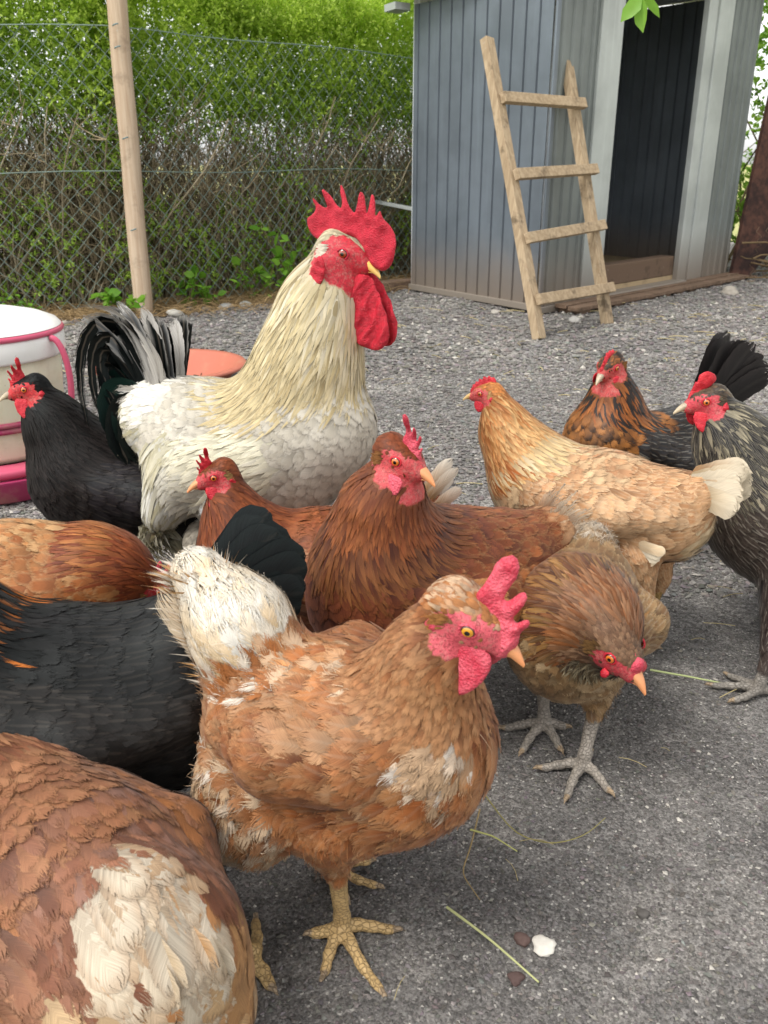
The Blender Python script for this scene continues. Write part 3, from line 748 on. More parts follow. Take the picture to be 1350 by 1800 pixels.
def body_prims(spine, neck, wing=True, wz=0.0, thigh=None, wst='wing', wr=.042, wy=1.0, bst=('breast', 'back', 'rump'), nst=('neck', 'neck', 'hackle')):
    """spine: breast, mid, rear, tail base as (x,z,r); neck: top, mid, base as (x,y,z,r)"""
    P = []
    for i in range(len(spine) - 1):
        a, b = spine[i], spine[i+1]
        P.append((bst[min(i, len(bst)-1)], (a[0], 0, a[1]), a[2], (b[0], 0, b[1]), b[2], dict(k=.04)))
    # belly fluff under the rear
    a, b = spine[1], spine[2]
    P.append(('fluff', (a[0] - .02, 0, a[1] - a[2] * .42), a[2] * .62, (b[0] - .015, 0, b[1] - b[2] * .28), b[2] * .74, dict(k=.04)))
    for i in range(len(neck) - 1):
        a, b = neck[i], neck[i+1]
        P.append((nst[i] if i < len(nst) else nst[-1], a[:3], a[3], b[:3], b[3], dict(k=.03)))
    P.append(('hackle', neck[-1][:3], neck[-1][3], (spine[0][0] * .6 + spine[1][0] * .4, 0, spine[0][1] * .7 + spine[1][1] * .3 + .01), neck[-1][3] * 1.02, dict(k=.04)))
    # crop: front of the breast, feathers running down and back
    s0 = spine[0]; P.append(('breast', (s0[0] + .012, 0, s0[1] + .012), s0[2] * .86, (s0[0] - .02, 0, s0[1] - .02), s0[2] * .92, dict(k=.04, fl=(-.55, 0, -.8))))
    if wing:
        a, b, c = spine[0], spine[1], spine[2]
        for s in (1, -1):
            P.append((wst, (a[0] - .025, s * a[2] * .76 * wy, a[1] + .012 + wz), wr, (b[0] - .02, s * b[2] * .90 * wy, b[1] + .010 + wz), wr * .95, dict(k=.013, fl=(-1, 0, -.18))))
            P.append((wst, (b[0] - .02, s * b[2] * .90 * wy, b[1] + .010 + wz), wr * .95, (c[0] - .02, s * c[2] * .82 * wy, c[1] + .012 + wz), wr * .5, dict(k=.013, fl=(-1, 0, -.02))))
    return P

def primaries(side, x, y, z, n, L, W, col, dirv=(-1, 0, -.05), es=.3, edge=(200, 170, 120), tip=None, dz=.006, sh=.2):
    """stacked flight feathers along the lower edge of the folded wing"""
    def f(plum, wings, r):
        for s in side:
            for i in range(n):
                t_ = i / max(n-1, 1); d = np.array(dirv, float) + np.array([0, -s * .10, .10 * t_]); d /= np.linalg.norm(d)
                b = np.array([x - .012 * i * .4, s * (y + .0012 * i), z - dz * (n - 1) * .5 + dz * i])
                c = np.array(col[r.integers(len(col))], float); bc = np.array([*lin(c), sh]); tc = np.array([*lin(tip), sh]) if tip else bc
                wings[0 if s > 0 else 1].quill([b, b + d * L * .5 + np.array([0, s * .006, 0]), b + d * L * r.uniform(.9, 1.05)], W, (0, 0, 1), bc, tc, np.array([*lin(edge), es]), cup=.1, seed=int(r.integers(1e6)))
    return f

HAIR = {'breast': (1.2, .014, 30, .35), 'back': (1.0, .014, 28, .3), 'rump': (2.5, .022, 35, .5), 'fluff': (4, .02, 40, .5), 'thigh': (3, .014, 35, .5), 'wing': (.5, .012, 22, .25), 'hackle': (1, .02, 14, .12), 'w': .0003}

# --- ginger hen in front
RUST = [(136, 68, 32), (168, 92, 44), (184, 110, 58), (200, 142, 92), (228, 198, 166)]
fl, fy = (0.0, .66), -25
pf = body_prims([(.020, .228, .075), (-.045, .232, .080), (-.108, .224, .070), (-.145, .270, .038)],
                [(.060, -.010, .380, .025), (.044, -.008, .335, .038), (.028, 0, .275, .056)], wr=.047, wz=.014, wy=1.02)
pf += [('white', (.060, -.040, .262), .018, (.064, -.038, .238), .016, dict(k=.02, fl=(-.4, 0, -.9))),
       ('fluffp', (-.088, -.040, .170), .054, (-.114, -.044, .138), .046, dict(k=.03, fl=(-.4, -.2, -.9))),
       ('fluff', (-.10, .040, .170), .050, (-.125, .030, .145), .038, dict(k=.03)),
       ('fluffw', (-.135, -.060, .195), .024, (-.135, -.064, .150), .026, dict(k=.03, fl=(-.2, -.1, -1))),
       ('fluffw', (-.095, -.028, .272), .026, (-.118, -.030, .268), .026, dict(k=.02, fl=(-.8, -.2, .3))),
       ('plume', (-.118, 0, .270), .048, (-.150, 0, .318), .046, dict(k=.03, fl=(-.45, 0, 1))), ('plume', (-.150, 0, .318), .046, (-.192, 0, .362), .028, dict(k=.03, fl=(-.65, 0, 1))),
       ('thigh', (-.03, -.035, .178), .044, (-.04, -.030, .122), .020, dict(k=.03))]
palf = {'fluffp': dict(c=[(150, 88, 48), (190, 132, 86), (224, 196, 164), (232, 214, 192), (176, 110, 62)], hard=1, n=34, j=.3, tip=(222, 186, 146), tw=.4),
        'plume': dict(c=[(240, 204, 152), (250, 232, 200), (254, 250, 240), (246, 216, 170)], n=22, j=.25, v=.05, tip=(254, 246, 230), tw=.5),
        '*': dict(c=RUST, n=22, j=.24, tip=(190, 138, 92), tw=.5, es=.25, edge=(206, 164, 122), sh=.08, v=.14),
        'neck': dict(c=[(140, 82, 46), (160, 98, 56), (184, 132, 90)], n=30, j=.3, tip=(190, 142, 98), tw=.5),
        'hackle': dict(c=[(112, 58, 32), (140, 78, 42), (166, 104, 60)], n=30, j=.3, tip=(182, 126, 78), tw=.5, es=.2, edge=(196, 142, 92)),
        'head': dict(c=[(176, 108, 58), (222, 190, 156), (190, 128, 78)], n=90, j=.35),
        'wing': dict(c=[(122, 68, 38), (146, 84, 48), (164, 104, 62), (190, 146, 108)], n=24, j=.28, tip=(178, 120, 76), tw=.5, es=.25, edge=(204, 158, 112), sh=.08),
        'white': dict(c=[(184, 116, 68), (224, 200, 176), (234, 220, 206), (214, 178, 142)], hard=1, n=50, j=.4), 'fluffw': dict(c=[(216, 182, 144), (232, 218, 200), (184, 116, 64)], hard=1, n=40, j=.4),
        'fluff': dict(c=[(140, 82, 46), (164, 102, 60), (182, 130, 88), (222, 200, 174)], n=30, j=.24, tip=(196, 146, 102), tw=.5),
        'rump': dict(c=[(168, 98, 48), (190, 122, 68), (206, 152, 104)], n=26, j=.25, tip=(216, 176, 130), tw=.6)}
def tail_front(tb, r):
    for i in range(14):     # a few longer pale quills inside the plume
        t_ = i / 13; e = R(72 - 14 * t_); s = (-1) ** i; d = np.array([-math.cos(e), s * .06, math.sin(e)])
        b = np.array([-.120 - .045 * t_, s * .014, .285 - .03 * t_]); L = (.085 + .030 * t_) * r.uniform(.85, 1.05); bc = np.array([*lin(np.array((226, 206, 178))), .1])
        tb.quill([b, b + d * L * .5, b + d * L + np.array([-.006, s * .006, 0])], .0105, (math.sin(e), r.normal(0, .3), math.cos(e)), bc, bc, bc, cup=.15, rag=.2, seed=int(r.integers(1e6)))
    # fluff at the tail base
    N = 1500; t_ = r.random(N); an = r.uniform(0, 2 * math.pi, N)
    cb = np.stack([-.126 - .060 * t_, np.zeros(N), .235 + .120 * t_], 1); rad = .042 * (1 - .35 * t_)
    o_ = np.stack([np.cos(an) * .75, np.sin(an) * .62, np.cos(an) * .1], 1); q = cb + o_ * rad[:, None] * r.uniform(.75, 1, (N, 1))
    d = nrm(np.array([-.42, 0, .75]) + o_ * .42 + r.normal(0, .22, (N, 3))); L = r.uniform(.02, .045, N)
    vh = np.array(ROWS['lance']); rw = np.stack([q + d * (L * v)[:, None] + (o_ * .5 + np.array([-.3, 0, -.35])) * (v * v * L * .45)[:, None] for v in vh])
    sd_ = nrm(np.cross(d, o_)); wh = r.random(N) < .35 + .25 * (an > 2.2) * (an < 4)
    c = np.where(wh[:, None], lin(np.array((238, 226, 208))), lin(np.array((206, 160, 104))) * r.uniform(.8, 1.15, (N, 1)))
    c4 = np.concatenate([c, np.zeros((N, 1))], 1)
    tb.add(rw, np.repeat(sd_[None], len(vh), 0), np.repeat(o_[None], len(vh), 0), r.uniform(.0010, .0042, N), 'lance', vh, 3, c4, c4 * 1.1, c4 * 0, rag=.2)
gf = {'fluffp': (.0080, .040, .0095, .20, 'round', 5, 20, .35), 'plume': (.0066, .050, .0090, .12, 'round', 5, 13, .25), 'breast': (.0092, .036, .0115, .15, 'round', 5, 17, .14), 'wing': (.0105, .036, .0120, .12, 'round', 5, 13, .12), 'back': (.0095, .038, .0100, .12, 'round', 5, 15, .15),
      'fluff': (.0080, .038, .0095, .20, 'round', 5, 22, .35), 'fluffw': (.0065, .030, .0060, .28, 'round', 3, 30, .5), 'white': (.0065, .026, .0065, .16, 'round', 5, 20, .4),
      'rump': (.0075, .040, .0070, .14, 'round', 5, 18, .35), 'neck': (.0040, .022, .0034, .10, 'round', 3, 14, .2), 'hackle': (.0056, .034, .0050, .09, 'lance', 3, 13, .2)}
def wl(l, y, p): return WL(l, y, p)
make_bird('hen', 'ginger hen in front with pale ragged upright tail and tall floppy pink comb', fl, fy, pf,
          dict(c=(.077, -.012, .388), yaw=-4, pitch=-24, roll=-6, s=1.33, comb='blade', ct=.0034, comb_s=.90, comb_dx=.001, comb_dz=-.010, wat_s=1.3, comb_mat='comb_pink', wat_mat='comb_pink', flop=.25, eye='eye_yellow', beak='beak_orange', face_col=(214, 92, 104), close=True, lid='comb_pink', ear_col=(190, 130, 74), face=1.06),
          palf, tails=tail_front, geo=gf, res=.0026, seed=3, leg_col=(186, 156, 108),
          legs=[dict(hip=(-.03, -.040, .170), hr=.038, hock=WL(fl, fy, (-.0465, .653, .108)), foot=WL(fl, fy, (-.042, .664, 0)), yaw=-36, s=1.22, angs=(0, 61, -45, 251), mid=1.25),
                dict(hip=(-.08, .045, .165), hr=.036, hock=(-.10, .045, .09), foot=(-.085, .05, .004), yaw=0, s=1.0)],
          hair=dict(HAIR, plume=(4, .018, 18, .3), fluffw=(3, .016, 30, .4), white=(2, .012, 24, .3), neck=(1, .01, 20, .2), breast=(2.5, .017, 30, .35), wing=(1.5, .015, 25, .3), back=(2, .016, 28, .3)),
          extra=primaries((-1,), -.085, .083, .175, 7, .075, .0085, [(190, 130, 76), (176, 108, 56), (204, 150, 98)], dirv=(-.8, 0, -.55), edge=(226, 190, 142)))

# --- rooster
rl, ry = (-.25, 1.32), -12
hs_r = 1.5; hp_r = R(-18)
def conv(px):
    out = []
    for x, z in px:
        x /= .90
        out.append(((x * math.cos(-hp_r) - z * math.sin(-hp_r)) / hs_r + .0085, (x * math.sin(-hp_r) + z * math.cos(-hp_r)) / hs_r + .003))
    return out
COMBS['rooster'] = conv([(.046,-.024),(.055,-.016),(.061,-.002),(.063,.014),(.060,.026),(.057,.033),(.052,.040),(.049,.043),(.046,.046),(.044,.052),(.041,.058),(.038,.050),(.036,.047),(.035,.062),(.031,.078),(.027,.076),(.025,.058),(.023,.049),(.021,.062),(.017,.079),(.012,.080),(.009,.062),(.006,.051),(-.001,.062),(-.007,.079),(-.015,.092),(-.015,.080),(-.010,.066),(-.012,.057),(-.020,.063),(-.029,.076),(-.040,.085),(-.037,.072),(-.033,.058),(-.042,.060),(-.053,.073),(-.053,.066),(-.048,.057),(-.053,.049),(-.062,.044),(-.062,.032),(-.055,.020),(-.042,.012),(-.028,.014),(-.020,.020),(-.006,.024),(.010,.018),(.018,.004),(.026,-.012),(.034,-.020)])
WAT['rooster'] = conv([(-.002,-.030),(.012,-.024),(.021,-.026),(.027,-.045),(.033,-.068),(.036,-.090),(.032,-.110),(.022,-.123),(.009,-.125),(-.003,-.113),(-.010,-.093),(-.011,-.070),(-.008,-.048)])
RC = (.196, 0, .604)
prr = [('breast', (.150, 0, .345), .098, (.075, 0, .295), .108, dict(k=.06, fl=(-.55, 0, -.75))),
       ('breast', (.075, 0, .295), .108, (-.02, 0, .300), .100, dict(k=.06)),
       ('sback', (-.00, 0, .312), .078, (-.10, 0, .360), .056, dict(k=.05, fl=(-1, 0, .1))),
       ('saddle', (-.055, 0, .322), .080, (-.115, 0, .345), .055, dict(k=.05, fl=(-.6, 0, -.8))),
       ('saddle', (-.030, .050, .30), .062, (-.090, .050, .215), .040, dict(k=.04, fl=(-.30, .1, -1))),
       ('saddle', (-.030, -.050, .30), .062, (-.090, -.050, .215), .040, dict(k=.04, fl=(-.30, -.1, -1))),
       ('hackle', (.182, 0, .592), .034, (.163, 0, .530), .057, dict(k=.03, fl=(-.42, 0, -1))),
       ('hackle', (.163, 0, .530), .057, (.144, 0, .455), .074, dict(k=.04, fl=(-.42, 0, -1))),
       ('hackle', (.144, 0, .455), .074, (.100, 0, .375), .082, dict(k=.04, fl=(-.62, 0, -1))),
       ('wing', (.090, .075, .320), .048, (-.01, .085, .290), .045, dict(k=.03, fl=(-1, 0, -.35))),
       ('wing', (.090, -.075, .320), .048, (-.01, -.085, .290), .045, dict(k=.03, fl=(-1, 0, -.35))),
       ('wbow', (.045, -.092, .262), .034, (.035, -.098, .232), .030, dict(k=.02, fl=(-.3, 0, -1))),
       ('thigh', (.03, .05, .24), .06, (.03, .055, .15), .03, {}), ('thigh', (.03, -.05, .24), .06, (.03, -.055, .15), .03, {}),
       ('skin', tuple(np.array(RC) + np.array((-.008, -.008, -.014))), .025, tuple(np.array(RC) + np.array((.008, -.006, -.040))), .021, dict(k=.012)),
       ('skin', tuple(np.array(RC) + np.array((-.008, .008, -.014))), .025, tuple(np.array(RC) + np.array((.008, .006, -.040))), .021, dict(k=.012))]
CREAM = [(172, 154, 116), (196, 180, 140), (212, 198, 164), (222, 212, 188)]
palr = {'*': dict(c=[(228, 224, 216), (214, 210, 200)]),
        'hackle': dict(c=CREAM, n=26, j=.34, tip=(194, 174, 128), tw=.5, es=.5, edge=(212, 202, 168), sh=.0, v=.10, tm=.8),
        'head': dict(c=[(204, 194, 164), (190, 178, 146)]), 'sback': dict(c=[(226, 222, 212), (216, 210, 192)], es=.3, edge=(230, 226, 212)),
        'saddle': dict(c=[(206, 200, 176), (192, 184, 150), (214, 212, 202)], n=25, j=.35, es=.5, edge=(222, 216, 190), v=.06),
        'breast': dict(c=[(170, 163, 148), (194, 188, 174), (182, 175, 160)], n=20, es=.2, edge=(186, 182, 174), v=.05),
        'wing': dict(c=[(200, 194, 170), (210, 206, 192)], n=25, es=.4, edge=(240, 234, 206), v=.05), 'wbow': dict(c=[(240, 240, 238), (228, 228, 226)]), 'thigh': dict(c=[(150, 142, 128)]), 'skin': dict(c=[(190, 36, 52)])}
gr = {'hackle': (.0062, .062, .0044, .045, 'lance', 3, 7, .1), 'saddle': (.0066, .120, .0048, .05, 'lance', 3, 7, .05), 'sback': (.008, .045, .006, .06, 'lance', 3, 8, .1),
      'breast': (.0080, .030, .0088, .09, 'round', 3, 12, .02), 'wing': (.008, .05, .006, .08, 'lance', 3, 8, .1), 'wbow': (.007, .03, .007, .1, 'round', 3, 14, .3),
      'head': (.0026, .016, .0019, .05, 'lance', 3, 7, .1), 'skin': (9, .01, .001, .1, 'round', 3, 5, 0)}
def tail_rooster(tb, r):
    W_ = np.array([*lin(np.array((226, 222, 216))), .3]); K = np.array([*lin(np.array((16, 20, 20))), .25]); G_ = np.array([*lin(np.array((24, 54, 48))), .05])
    P = lambda *p: [np.array(q, float) for q in p]
    n = lambda q: np.array(q) + r.normal(0, .004, 3)
    side = (.2, -.35, .9)
    for i in range(13):      # white and grey coverts fanning up the front of the tail
        t_ = i / 12; y = r.uniform(-.02, .02)
        b = n((-.085 - .02 * t_, y, .37)); tip = n((-.070 - .140 * t_, y * 1.5, .470 + .050 * math.sin(.5 + t_ * 1.9)))
        mid = (b + tip) / 2 + np.array([.012, 0, .040])
        c = W_ if i % 3 == 1 else K if i % 3 == 0 else np.array([*lin(np.array((96, 98, 100))), .5])
        tb.quill([b, mid, tip], .015, (.7, -.3, .5), c, c * (1 if i % 2 else .8), W_ * np.array([1, 1, 1, 1.3]), rag=.15, seed=i)
        if i % 2 == 0: tb.quill([b + .002, mid + .006, tip + np.array([.006, .004, -.014])], .010, (.7, -.3, .5), K, K, W_ * np.array([1, 1, 1, 0]), rag=.1, seed=i + 50)
    for i in range(10):      # long black sickles arching over and back down
        t_ = i / 9; y = -.020 + .040 * (i % 3) / 2
        b = n((-.11, y, .36)); drop = .30 + .08 * t_
        tb.quill(P(b, n((-.105 - .01 * i, y, .485)), n((-.150 - .006 * i, y - .005, .555 - .012 * i)), n((-.222 + .004 * i, y - .01, .515 - .012 * i)), n((-.236 + .010 * i, y - .012, .42 - .012 * i)), n((-.205 + .008 * i, y - .01, drop))), .0165 - .0006 * i, (-.5, -.4, .6), K, K, K, rag=.12, shape='lance', seed=i + 10)
    for i in range(4):      # white edged outer sickles
        y = -.026 + .004 * i; b = n((-.10, y, .37))
        tb.quill(P(b, n((-.07 - .01 * i, y, .47)), n((-.13 - .008 * i, y - .005, .545 - .006 * i)), n((-.205, y - .01, .515 - .008 * i))), .013, (-.4, -.4, .6), W_, K * .8 + W_ * .2, W_ * np.array([1, 1, 1, 2]), rag=.15, shape='lance', seed=i + 20)
    for i in range(13):     # green black main tail, drooping behind
        t_ = i / 12; y = -.030 + .05 * r.random(); b = n((-.10, y * .7, .365 - .03 * t_))
        tip = n((-.165 + .045 * t_ + r.normal(0, .006), y - .012, .305 + r.normal(0, .012) - .02 * t_)); m1 = np.array([-.175 + .05 * t_, y - .01, .455 - .09 * t_])
        tb.quill([b, m1, (m1 + tip) / 2 + np.array([-.035 + .02 * t_, 0, .01]), tip], .021, (-.4, -.3, .7), G_ if i % 3 else K, K, G_, rag=.08, seed=i + 30)
    tb.quill([(-.10, -.03, .38), (-.13, -.035, .405), (-.16, -.035, .395)], .010, (0, -.4, 1), W_, W_, W_, rag=.25, seed=77)
    tb.quill([(-.10, -.034, .372), (-.12, -.04, .392), (-.155, -.042, .378)], .009, (0, -.4, 1), W_, W_, W_, rag=.25, seed=78)
pg_r = primaries((-1,), .050, .112, .255, 5, .050, .011, [(236, 236, 232), (224, 222, 214)], dirv=(-.25, 0, -1), edge=(60, 56, 50), es=.0, dz=-.004)
make_bird('rooster', 'tall cream and white rooster with big red comb, long wattles and black arched tail', rl, ry, prr,
          dict(c=tuple(np.array(RC)), yaw=-14, pitch=-18, s=hs_r, comb='rooster', comb_mat='comb_rooster', wat='rooster', wat_w=1.5, eye='eye_red', beak='beak_rooster', face_col=(190, 34, 52), face=1.3,
               ct=.0030, ear_col=(232, 224, 206), eye_c=(.0085, .0135, .003), lid='comb_rooster', lobe_mat='wattle_rooster', lobe_c=(-.004, 0, -.022), lobe=(.0085, .020), comb_s=1, tail_mat='f_black', beak_l=.95, fy=.003),
          palr, mat='f_pale', tails=tail_rooster, geo=gr, seed=11, group=None, cat='rooster', extra=pg_r, dens=1.15,
          hair={'breast': (2, .014, 30, .3), 'wbow': (4, .016, 30, .4), 'saddle': (.6, .03, 12, .15), 'w': .0003})

# --- black hen on the left
pb = body_prims([(-.010, .225, .082), (-.075, .212, .092), (-.165, .215, .084), (-.235, .265, .045)],
                [(.046, 0, .384, .026), (.026, 0, .330, .048), (-.004, 0, .265, .070)], wr=.044)
BLK = [(24, 20, 19), (38, 32, 31), (30, 26, 26)]
palb = {'*': dict(c=BLK, es=.25, edge=(58, 48, 46), sh=.06, v=.25, j=.3), 'head': dict(c=[(20, 18, 18), (34, 30, 28)]), 'wing': dict(c=[(28, 24, 25), (42, 38, 41)], es=.25, edge=(64, 58, 60), sh=.08, n=20)}
make_bird('hen', 'glossy all black hen on the left with bright red comb beside the feeder', (-.50, 1.36), -163, pb,
          dict(c=(.055, 0, .394), yaw=6, pitch=-10, s=1.12, comb='spiky', comb_s=.72, flop=.2, beak='beak_horn', ear_col=(30, 26, 26), face_col=(196, 44, 48), wat_s=1.05, claw=(60, 55, 50)),
          palb, mat='f_black', tails=hen_tail((-.22, 0, .27), 6, .13, .016, 20, 60, BLK, edge=(60, 54, 54)), seed=21, extra=primaries((1, -1), -.12, .075, .20, 6, .09, .009, BLK, edge=(60, 54, 54)), hair=HAIR)

# --- small brown hen before the rooster
ps = body_prims([(.098, .190, .078), (.0, .186, .085), (-.085, .200, .074), (-.145, .262, .036)],
                [(.132, 0, .322, .022), (.126, 0, .274, .037), (.105, 0, .225, .058)])
BRN = [(116, 54, 26), (140, 68, 34), (156, 84, 44)]
pals = {'*': dict(c=BRN, n=26, j=.3, tip=(170, 100, 56), tw=.35, es=.25, edge=(186, 124, 78)), 'back': dict(c=[(134, 66, 34), (164, 98, 60), (176, 116, 78)], n=25, j=.35, es=.35, edge=(206, 160, 116)),
        'wing': dict(c=[(134, 66, 34), (158, 90, 52), (176, 116, 78)], n=25, j=.35, es=.35, edge=(206, 160, 116)), 'head': dict(c=[(128, 60, 28), (150, 78, 38)]), 'neck': dict(c=[(124, 58, 28), (152, 80, 40)], j=.4)}
make_bird('hen', 'small rust brown hen facing left in front of the white rooster', (-.08, 1.12), -175, ps,
          dict(c=(.142, 0, .334), yaw=16, pitch=-16, s=1.04, comb='spiky', comb_s=.66, flop=.3, beak='beak_orange', ear_col=(170, 134, 84), face_col=(200, 64, 70), wat='small', wat_s=1.15, lobe=(.0040, .0075)),
          pals, tails=hen_tail((-.140, 0, .268), 2, .078, .009, 44, 56, [(216, 186, 150), (196, 150, 100), (232, 220, 200)], tip=(238, 228, 212), edge=(236, 224, 204)), seed=31, hair=HAIR)

# --- chestnut hen in the middle
cl, cy = (.045, 1.0), -150
def at_w(l, y, p): return WL(l, y, p)
hc = WL(cl, cy, (.016, .945, .412))
pc = body_prims([(.050, .220, .096), (-.02, .215, .102), (-.115, .210, .088), (-.19, .235, .050)],
                [(hc[0]-.004, hc[1], .398, .027), (.062, hc[1] * .5, .350, .046), (.055, hc[1] * .1, .285, .074)], wr=.046)
pc += [('tuft', (-.175, 0, .232), .046, (-.215, 0, .252), .032, dict(k=.03, fl=(-1, 0, .25))), ('chin', (hc[0] + .006, hc[1], .366), .024, (hc[0] + .008, hc[1] * .9, .338), .027, dict(k=.02, fl=(-.1, 0, -1))), ('whitey', (.055, .088, .165), .018, (.045, .088, .125), .020, dict(k=.02, fl=(-.2, 0, -1)))]
palc = {'tuft': dict(c=[(196, 138, 88), (232, 206, 172), (214, 168, 120), (244, 232, 214)], hard=1, n=40, j=.35),
        'chin': dict(c=[(150, 104, 56), (168, 124, 70), (120, 66, 36)], hard=1, n=60, j=.3),
        '*': dict(c=[(84, 38, 24), (106, 50, 32), (130, 72, 46)], n=18, j=.3, tip=(160, 92, 52), tw=.4, es=.3, edge=(170, 100, 58), v=.12),
        'breast': dict(c=[(80, 36, 24), (96, 44, 28), (120, 62, 40)], n=15, j=.3, tip=(142, 78, 44), tw=.45, es=.3, edge=(156, 90, 52), v=.12),
        'neck': dict(c=[(132, 66, 32), (150, 84, 44)], j=.4, tip=(168, 108, 60), tw=.3), 'head': dict(c=[(134, 66, 32), (152, 84, 44)]), 'whitey': dict(c=[(226, 206, 190), (190, 130, 90)]),
        'hackle': dict(c=[(80, 36, 24), (104, 50, 30), (134, 80, 46)], n=16, j=.35, tip=(170, 112, 58), tw=.35, es=.2, edge=(178, 116, 64)),
        'wing': dict(c=[(116, 56, 26), (150, 84, 42), (178, 116, 66)], n=20, j=.4, es=.35, edge=(206, 156, 104)), 'back': dict(c=[(120, 60, 28), (150, 84, 42)], j=.4, es=.3, edge=(206, 156, 104)),
        'rump': dict(c=[(170, 104, 56), (196, 144, 98), (222, 190, 156)], n=26, j=.3, tip=(216, 176, 136), tw=.5), 'fluff': dict(c=[(150, 86, 46), (190, 134, 86)])}
make_bird('hen', 'large dark chestnut hen with full breast, standing upright in the middle of the flock', cl, cy, pc,
          dict(c=hc, yaw=WL((0, 0), 0, (0, 0))[0] + (-38 - cy), pitch=-16, s=1.24, comb='spiky', comb_s=.74, flop=-.3, comb_mat='comb_pink', beak='beak_orange', ear_col=(160, 108, 62), face_col=(196, 72, 76), wat='small', wat_s=1.1, wat_mat='comb_pink'),
          palc, tails=hen_tail((-.19, 0, .245), 7, .085, .013, 0, 50, [(206, 160, 116), (226, 196, 164), (190, 134, 86)], tip=(232, 214, 190), edge=(236, 222, 202), rag=.4), seed=41,
          geo={'tuft': (.0075, .042, .0080, .22, 'round', 5, 24, .35), 'chin': (.0042, .018, .0030, .12, 'lance', 3, 14, .2), 'whitey': (.006, .02, .005, .2, 'round', 3, 20, .4), 'breast': (.0092, .026, .0100, .11, 'round', 5, 7, .02)}, hair=HAIR)

# --- buff hen on the right
pu = body_prims([(.150, .210, .080), (.045, .215, .081), (-.045, .220, .066), (-.100, .262, .034)],
                [(.250, 0, .352, .025), (.228, 0, .302, .044), (.185, 0, .250, .064)], wr=.046)
pu += [('cheek', (.200, 0, .205), .036, (.180, 0, .160), .040, dict(k=.03, fl=(-.4, 0, -1)))]
BUF = [(156, 112, 76), (172, 130, 92), (188, 148, 110)]
palu = {'*': dict(c=BUF, n=22, j=.3, es=.5, edge=(222, 190, 150), sh=.1, v=.08),
        'neck': dict(c=[(158, 94, 46), (176, 120, 66), (190, 150, 100)], n=32, j=.4, tip=(190, 156, 112), tw=.35), 'head': dict(c=[(176, 106, 52), (196, 134, 78)]),
        'hackle': dict(c=[(154, 86, 38), (184, 136, 84), (196, 176, 142), (190, 162, 118)], n=36, j=.5, es=.35, edge=(204, 186, 150)),
        'cheek': dict(c=[(208, 186, 150), (196, 160, 116)], j=.5), 'breast': dict(c=[(188, 158, 122), (172, 130, 94), (156, 108, 74)], n=20, j=.3, es=.3, edge=(204, 176, 140)),
        'fluff': dict(c=[(206, 174, 130), (216, 192, 156)], j=.5), 'wing': dict(c=[(158, 114, 78), (174, 134, 96), (190, 154, 118)], n=24, j=.35, es=.45, edge=(208, 180, 146), sh=.1)}
make_bird('hen', 'pale buff hen with golden neck and short white tail, facing left on the right side', (.371, 1.208), 146, pu,
          dict(c=(.266, 0, .363), yaw=9, pitch=-10, s=1.02, comb='low', comb_s=1.05, beak='beak_yellow', ear_col=(196, 156, 104), face_col=(206, 84, 84), wat='small', lobe=(.0038, .0085), comb_mat='comb'),
          palu, mat='f_pale', scale=.94, zoff=.043, tails=hen_tail((-.085, 0, .262), 9, .088, .019, -4, 30, [(192, 168, 132), (182, 146, 106), (200, 186, 162)], tip=(202, 190, 168), edge=(206, 192, 168), lean=.18), seed=51,
          geo={'cheek': (.008, .03, .008, .12, 'round', 3, 12, .2), 'wing': (.0105, .034, .0100, .10, 'round', 3, 6, .1), 'back': (.0095, .034, .0095, .08, 'round', 3, 6, .1)},
          extra=primaries((1,), -.02, .070, .180, 4, .045, .009, [(226, 200, 164), (214, 180, 136), (236, 222, 196)], dirv=(-1, 0, -.25), edge=(238, 224, 198)))

# --- gold laced hen with black back
po = body_prims([(.128, .228, .078), (.045, .196, .084), (-.045, .205, .078), (-.115, .262, .042)],
                [(.132, 0, .374, .025), (.124, 0, .322, .042), (.118, 0, .266, .062)], wr=.044)
DK = [(28, 26, 26), (38, 36, 38), (48, 48, 50)]
palo = {'*': dict(c=DK, es=.15, edge=(110, 84, 50), sh=.22, v=.2), 'breast': dict(c=[(150, 92, 40), (166, 108, 52)], n=30, j=.4, es=.0, tip=(30, 18, 12), tp=.5, tw=.95, v=.08),
        'neck': dict(c=[(150, 84, 32), (164, 96, 40), (44, 32, 24)], hard=1, n=40, j=.4), 'head': dict(c=[(60, 40, 24), (150, 92, 44), (44, 34, 28)], n=60, j=.3),
        'hackle': dict(c=[(34, 28, 24), (160, 92, 36), (30, 26, 24), (176, 106, 44)], hard=1, n=20, j=.6, es=.3, edge=(168, 104, 44)), 'fluff': dict(c=DK, sh=.3)}
make_bird('hen', 'hen with orange speckled breast, black back and raised black tail', (.53, 1.611), -155, po,
          dict(c=(.138, 0, .384), yaw=22, pitch=-22, s=1.16, comb='low', comb_s=.9, beak='beak_horn', ear_col=(150, 100, 50), face_col=(190, 70, 66), wat='small', wat_s=1.0, face=.86),
          palo, mat='f_dark', tails=hen_tail((-.115, 0, .272), 8, .150, .030, 36, 74, [(26, 22, 22), (36, 32, 32)], edge=(56, 48, 46), lean=.2, sh=.02, curve=.25), seed=61)

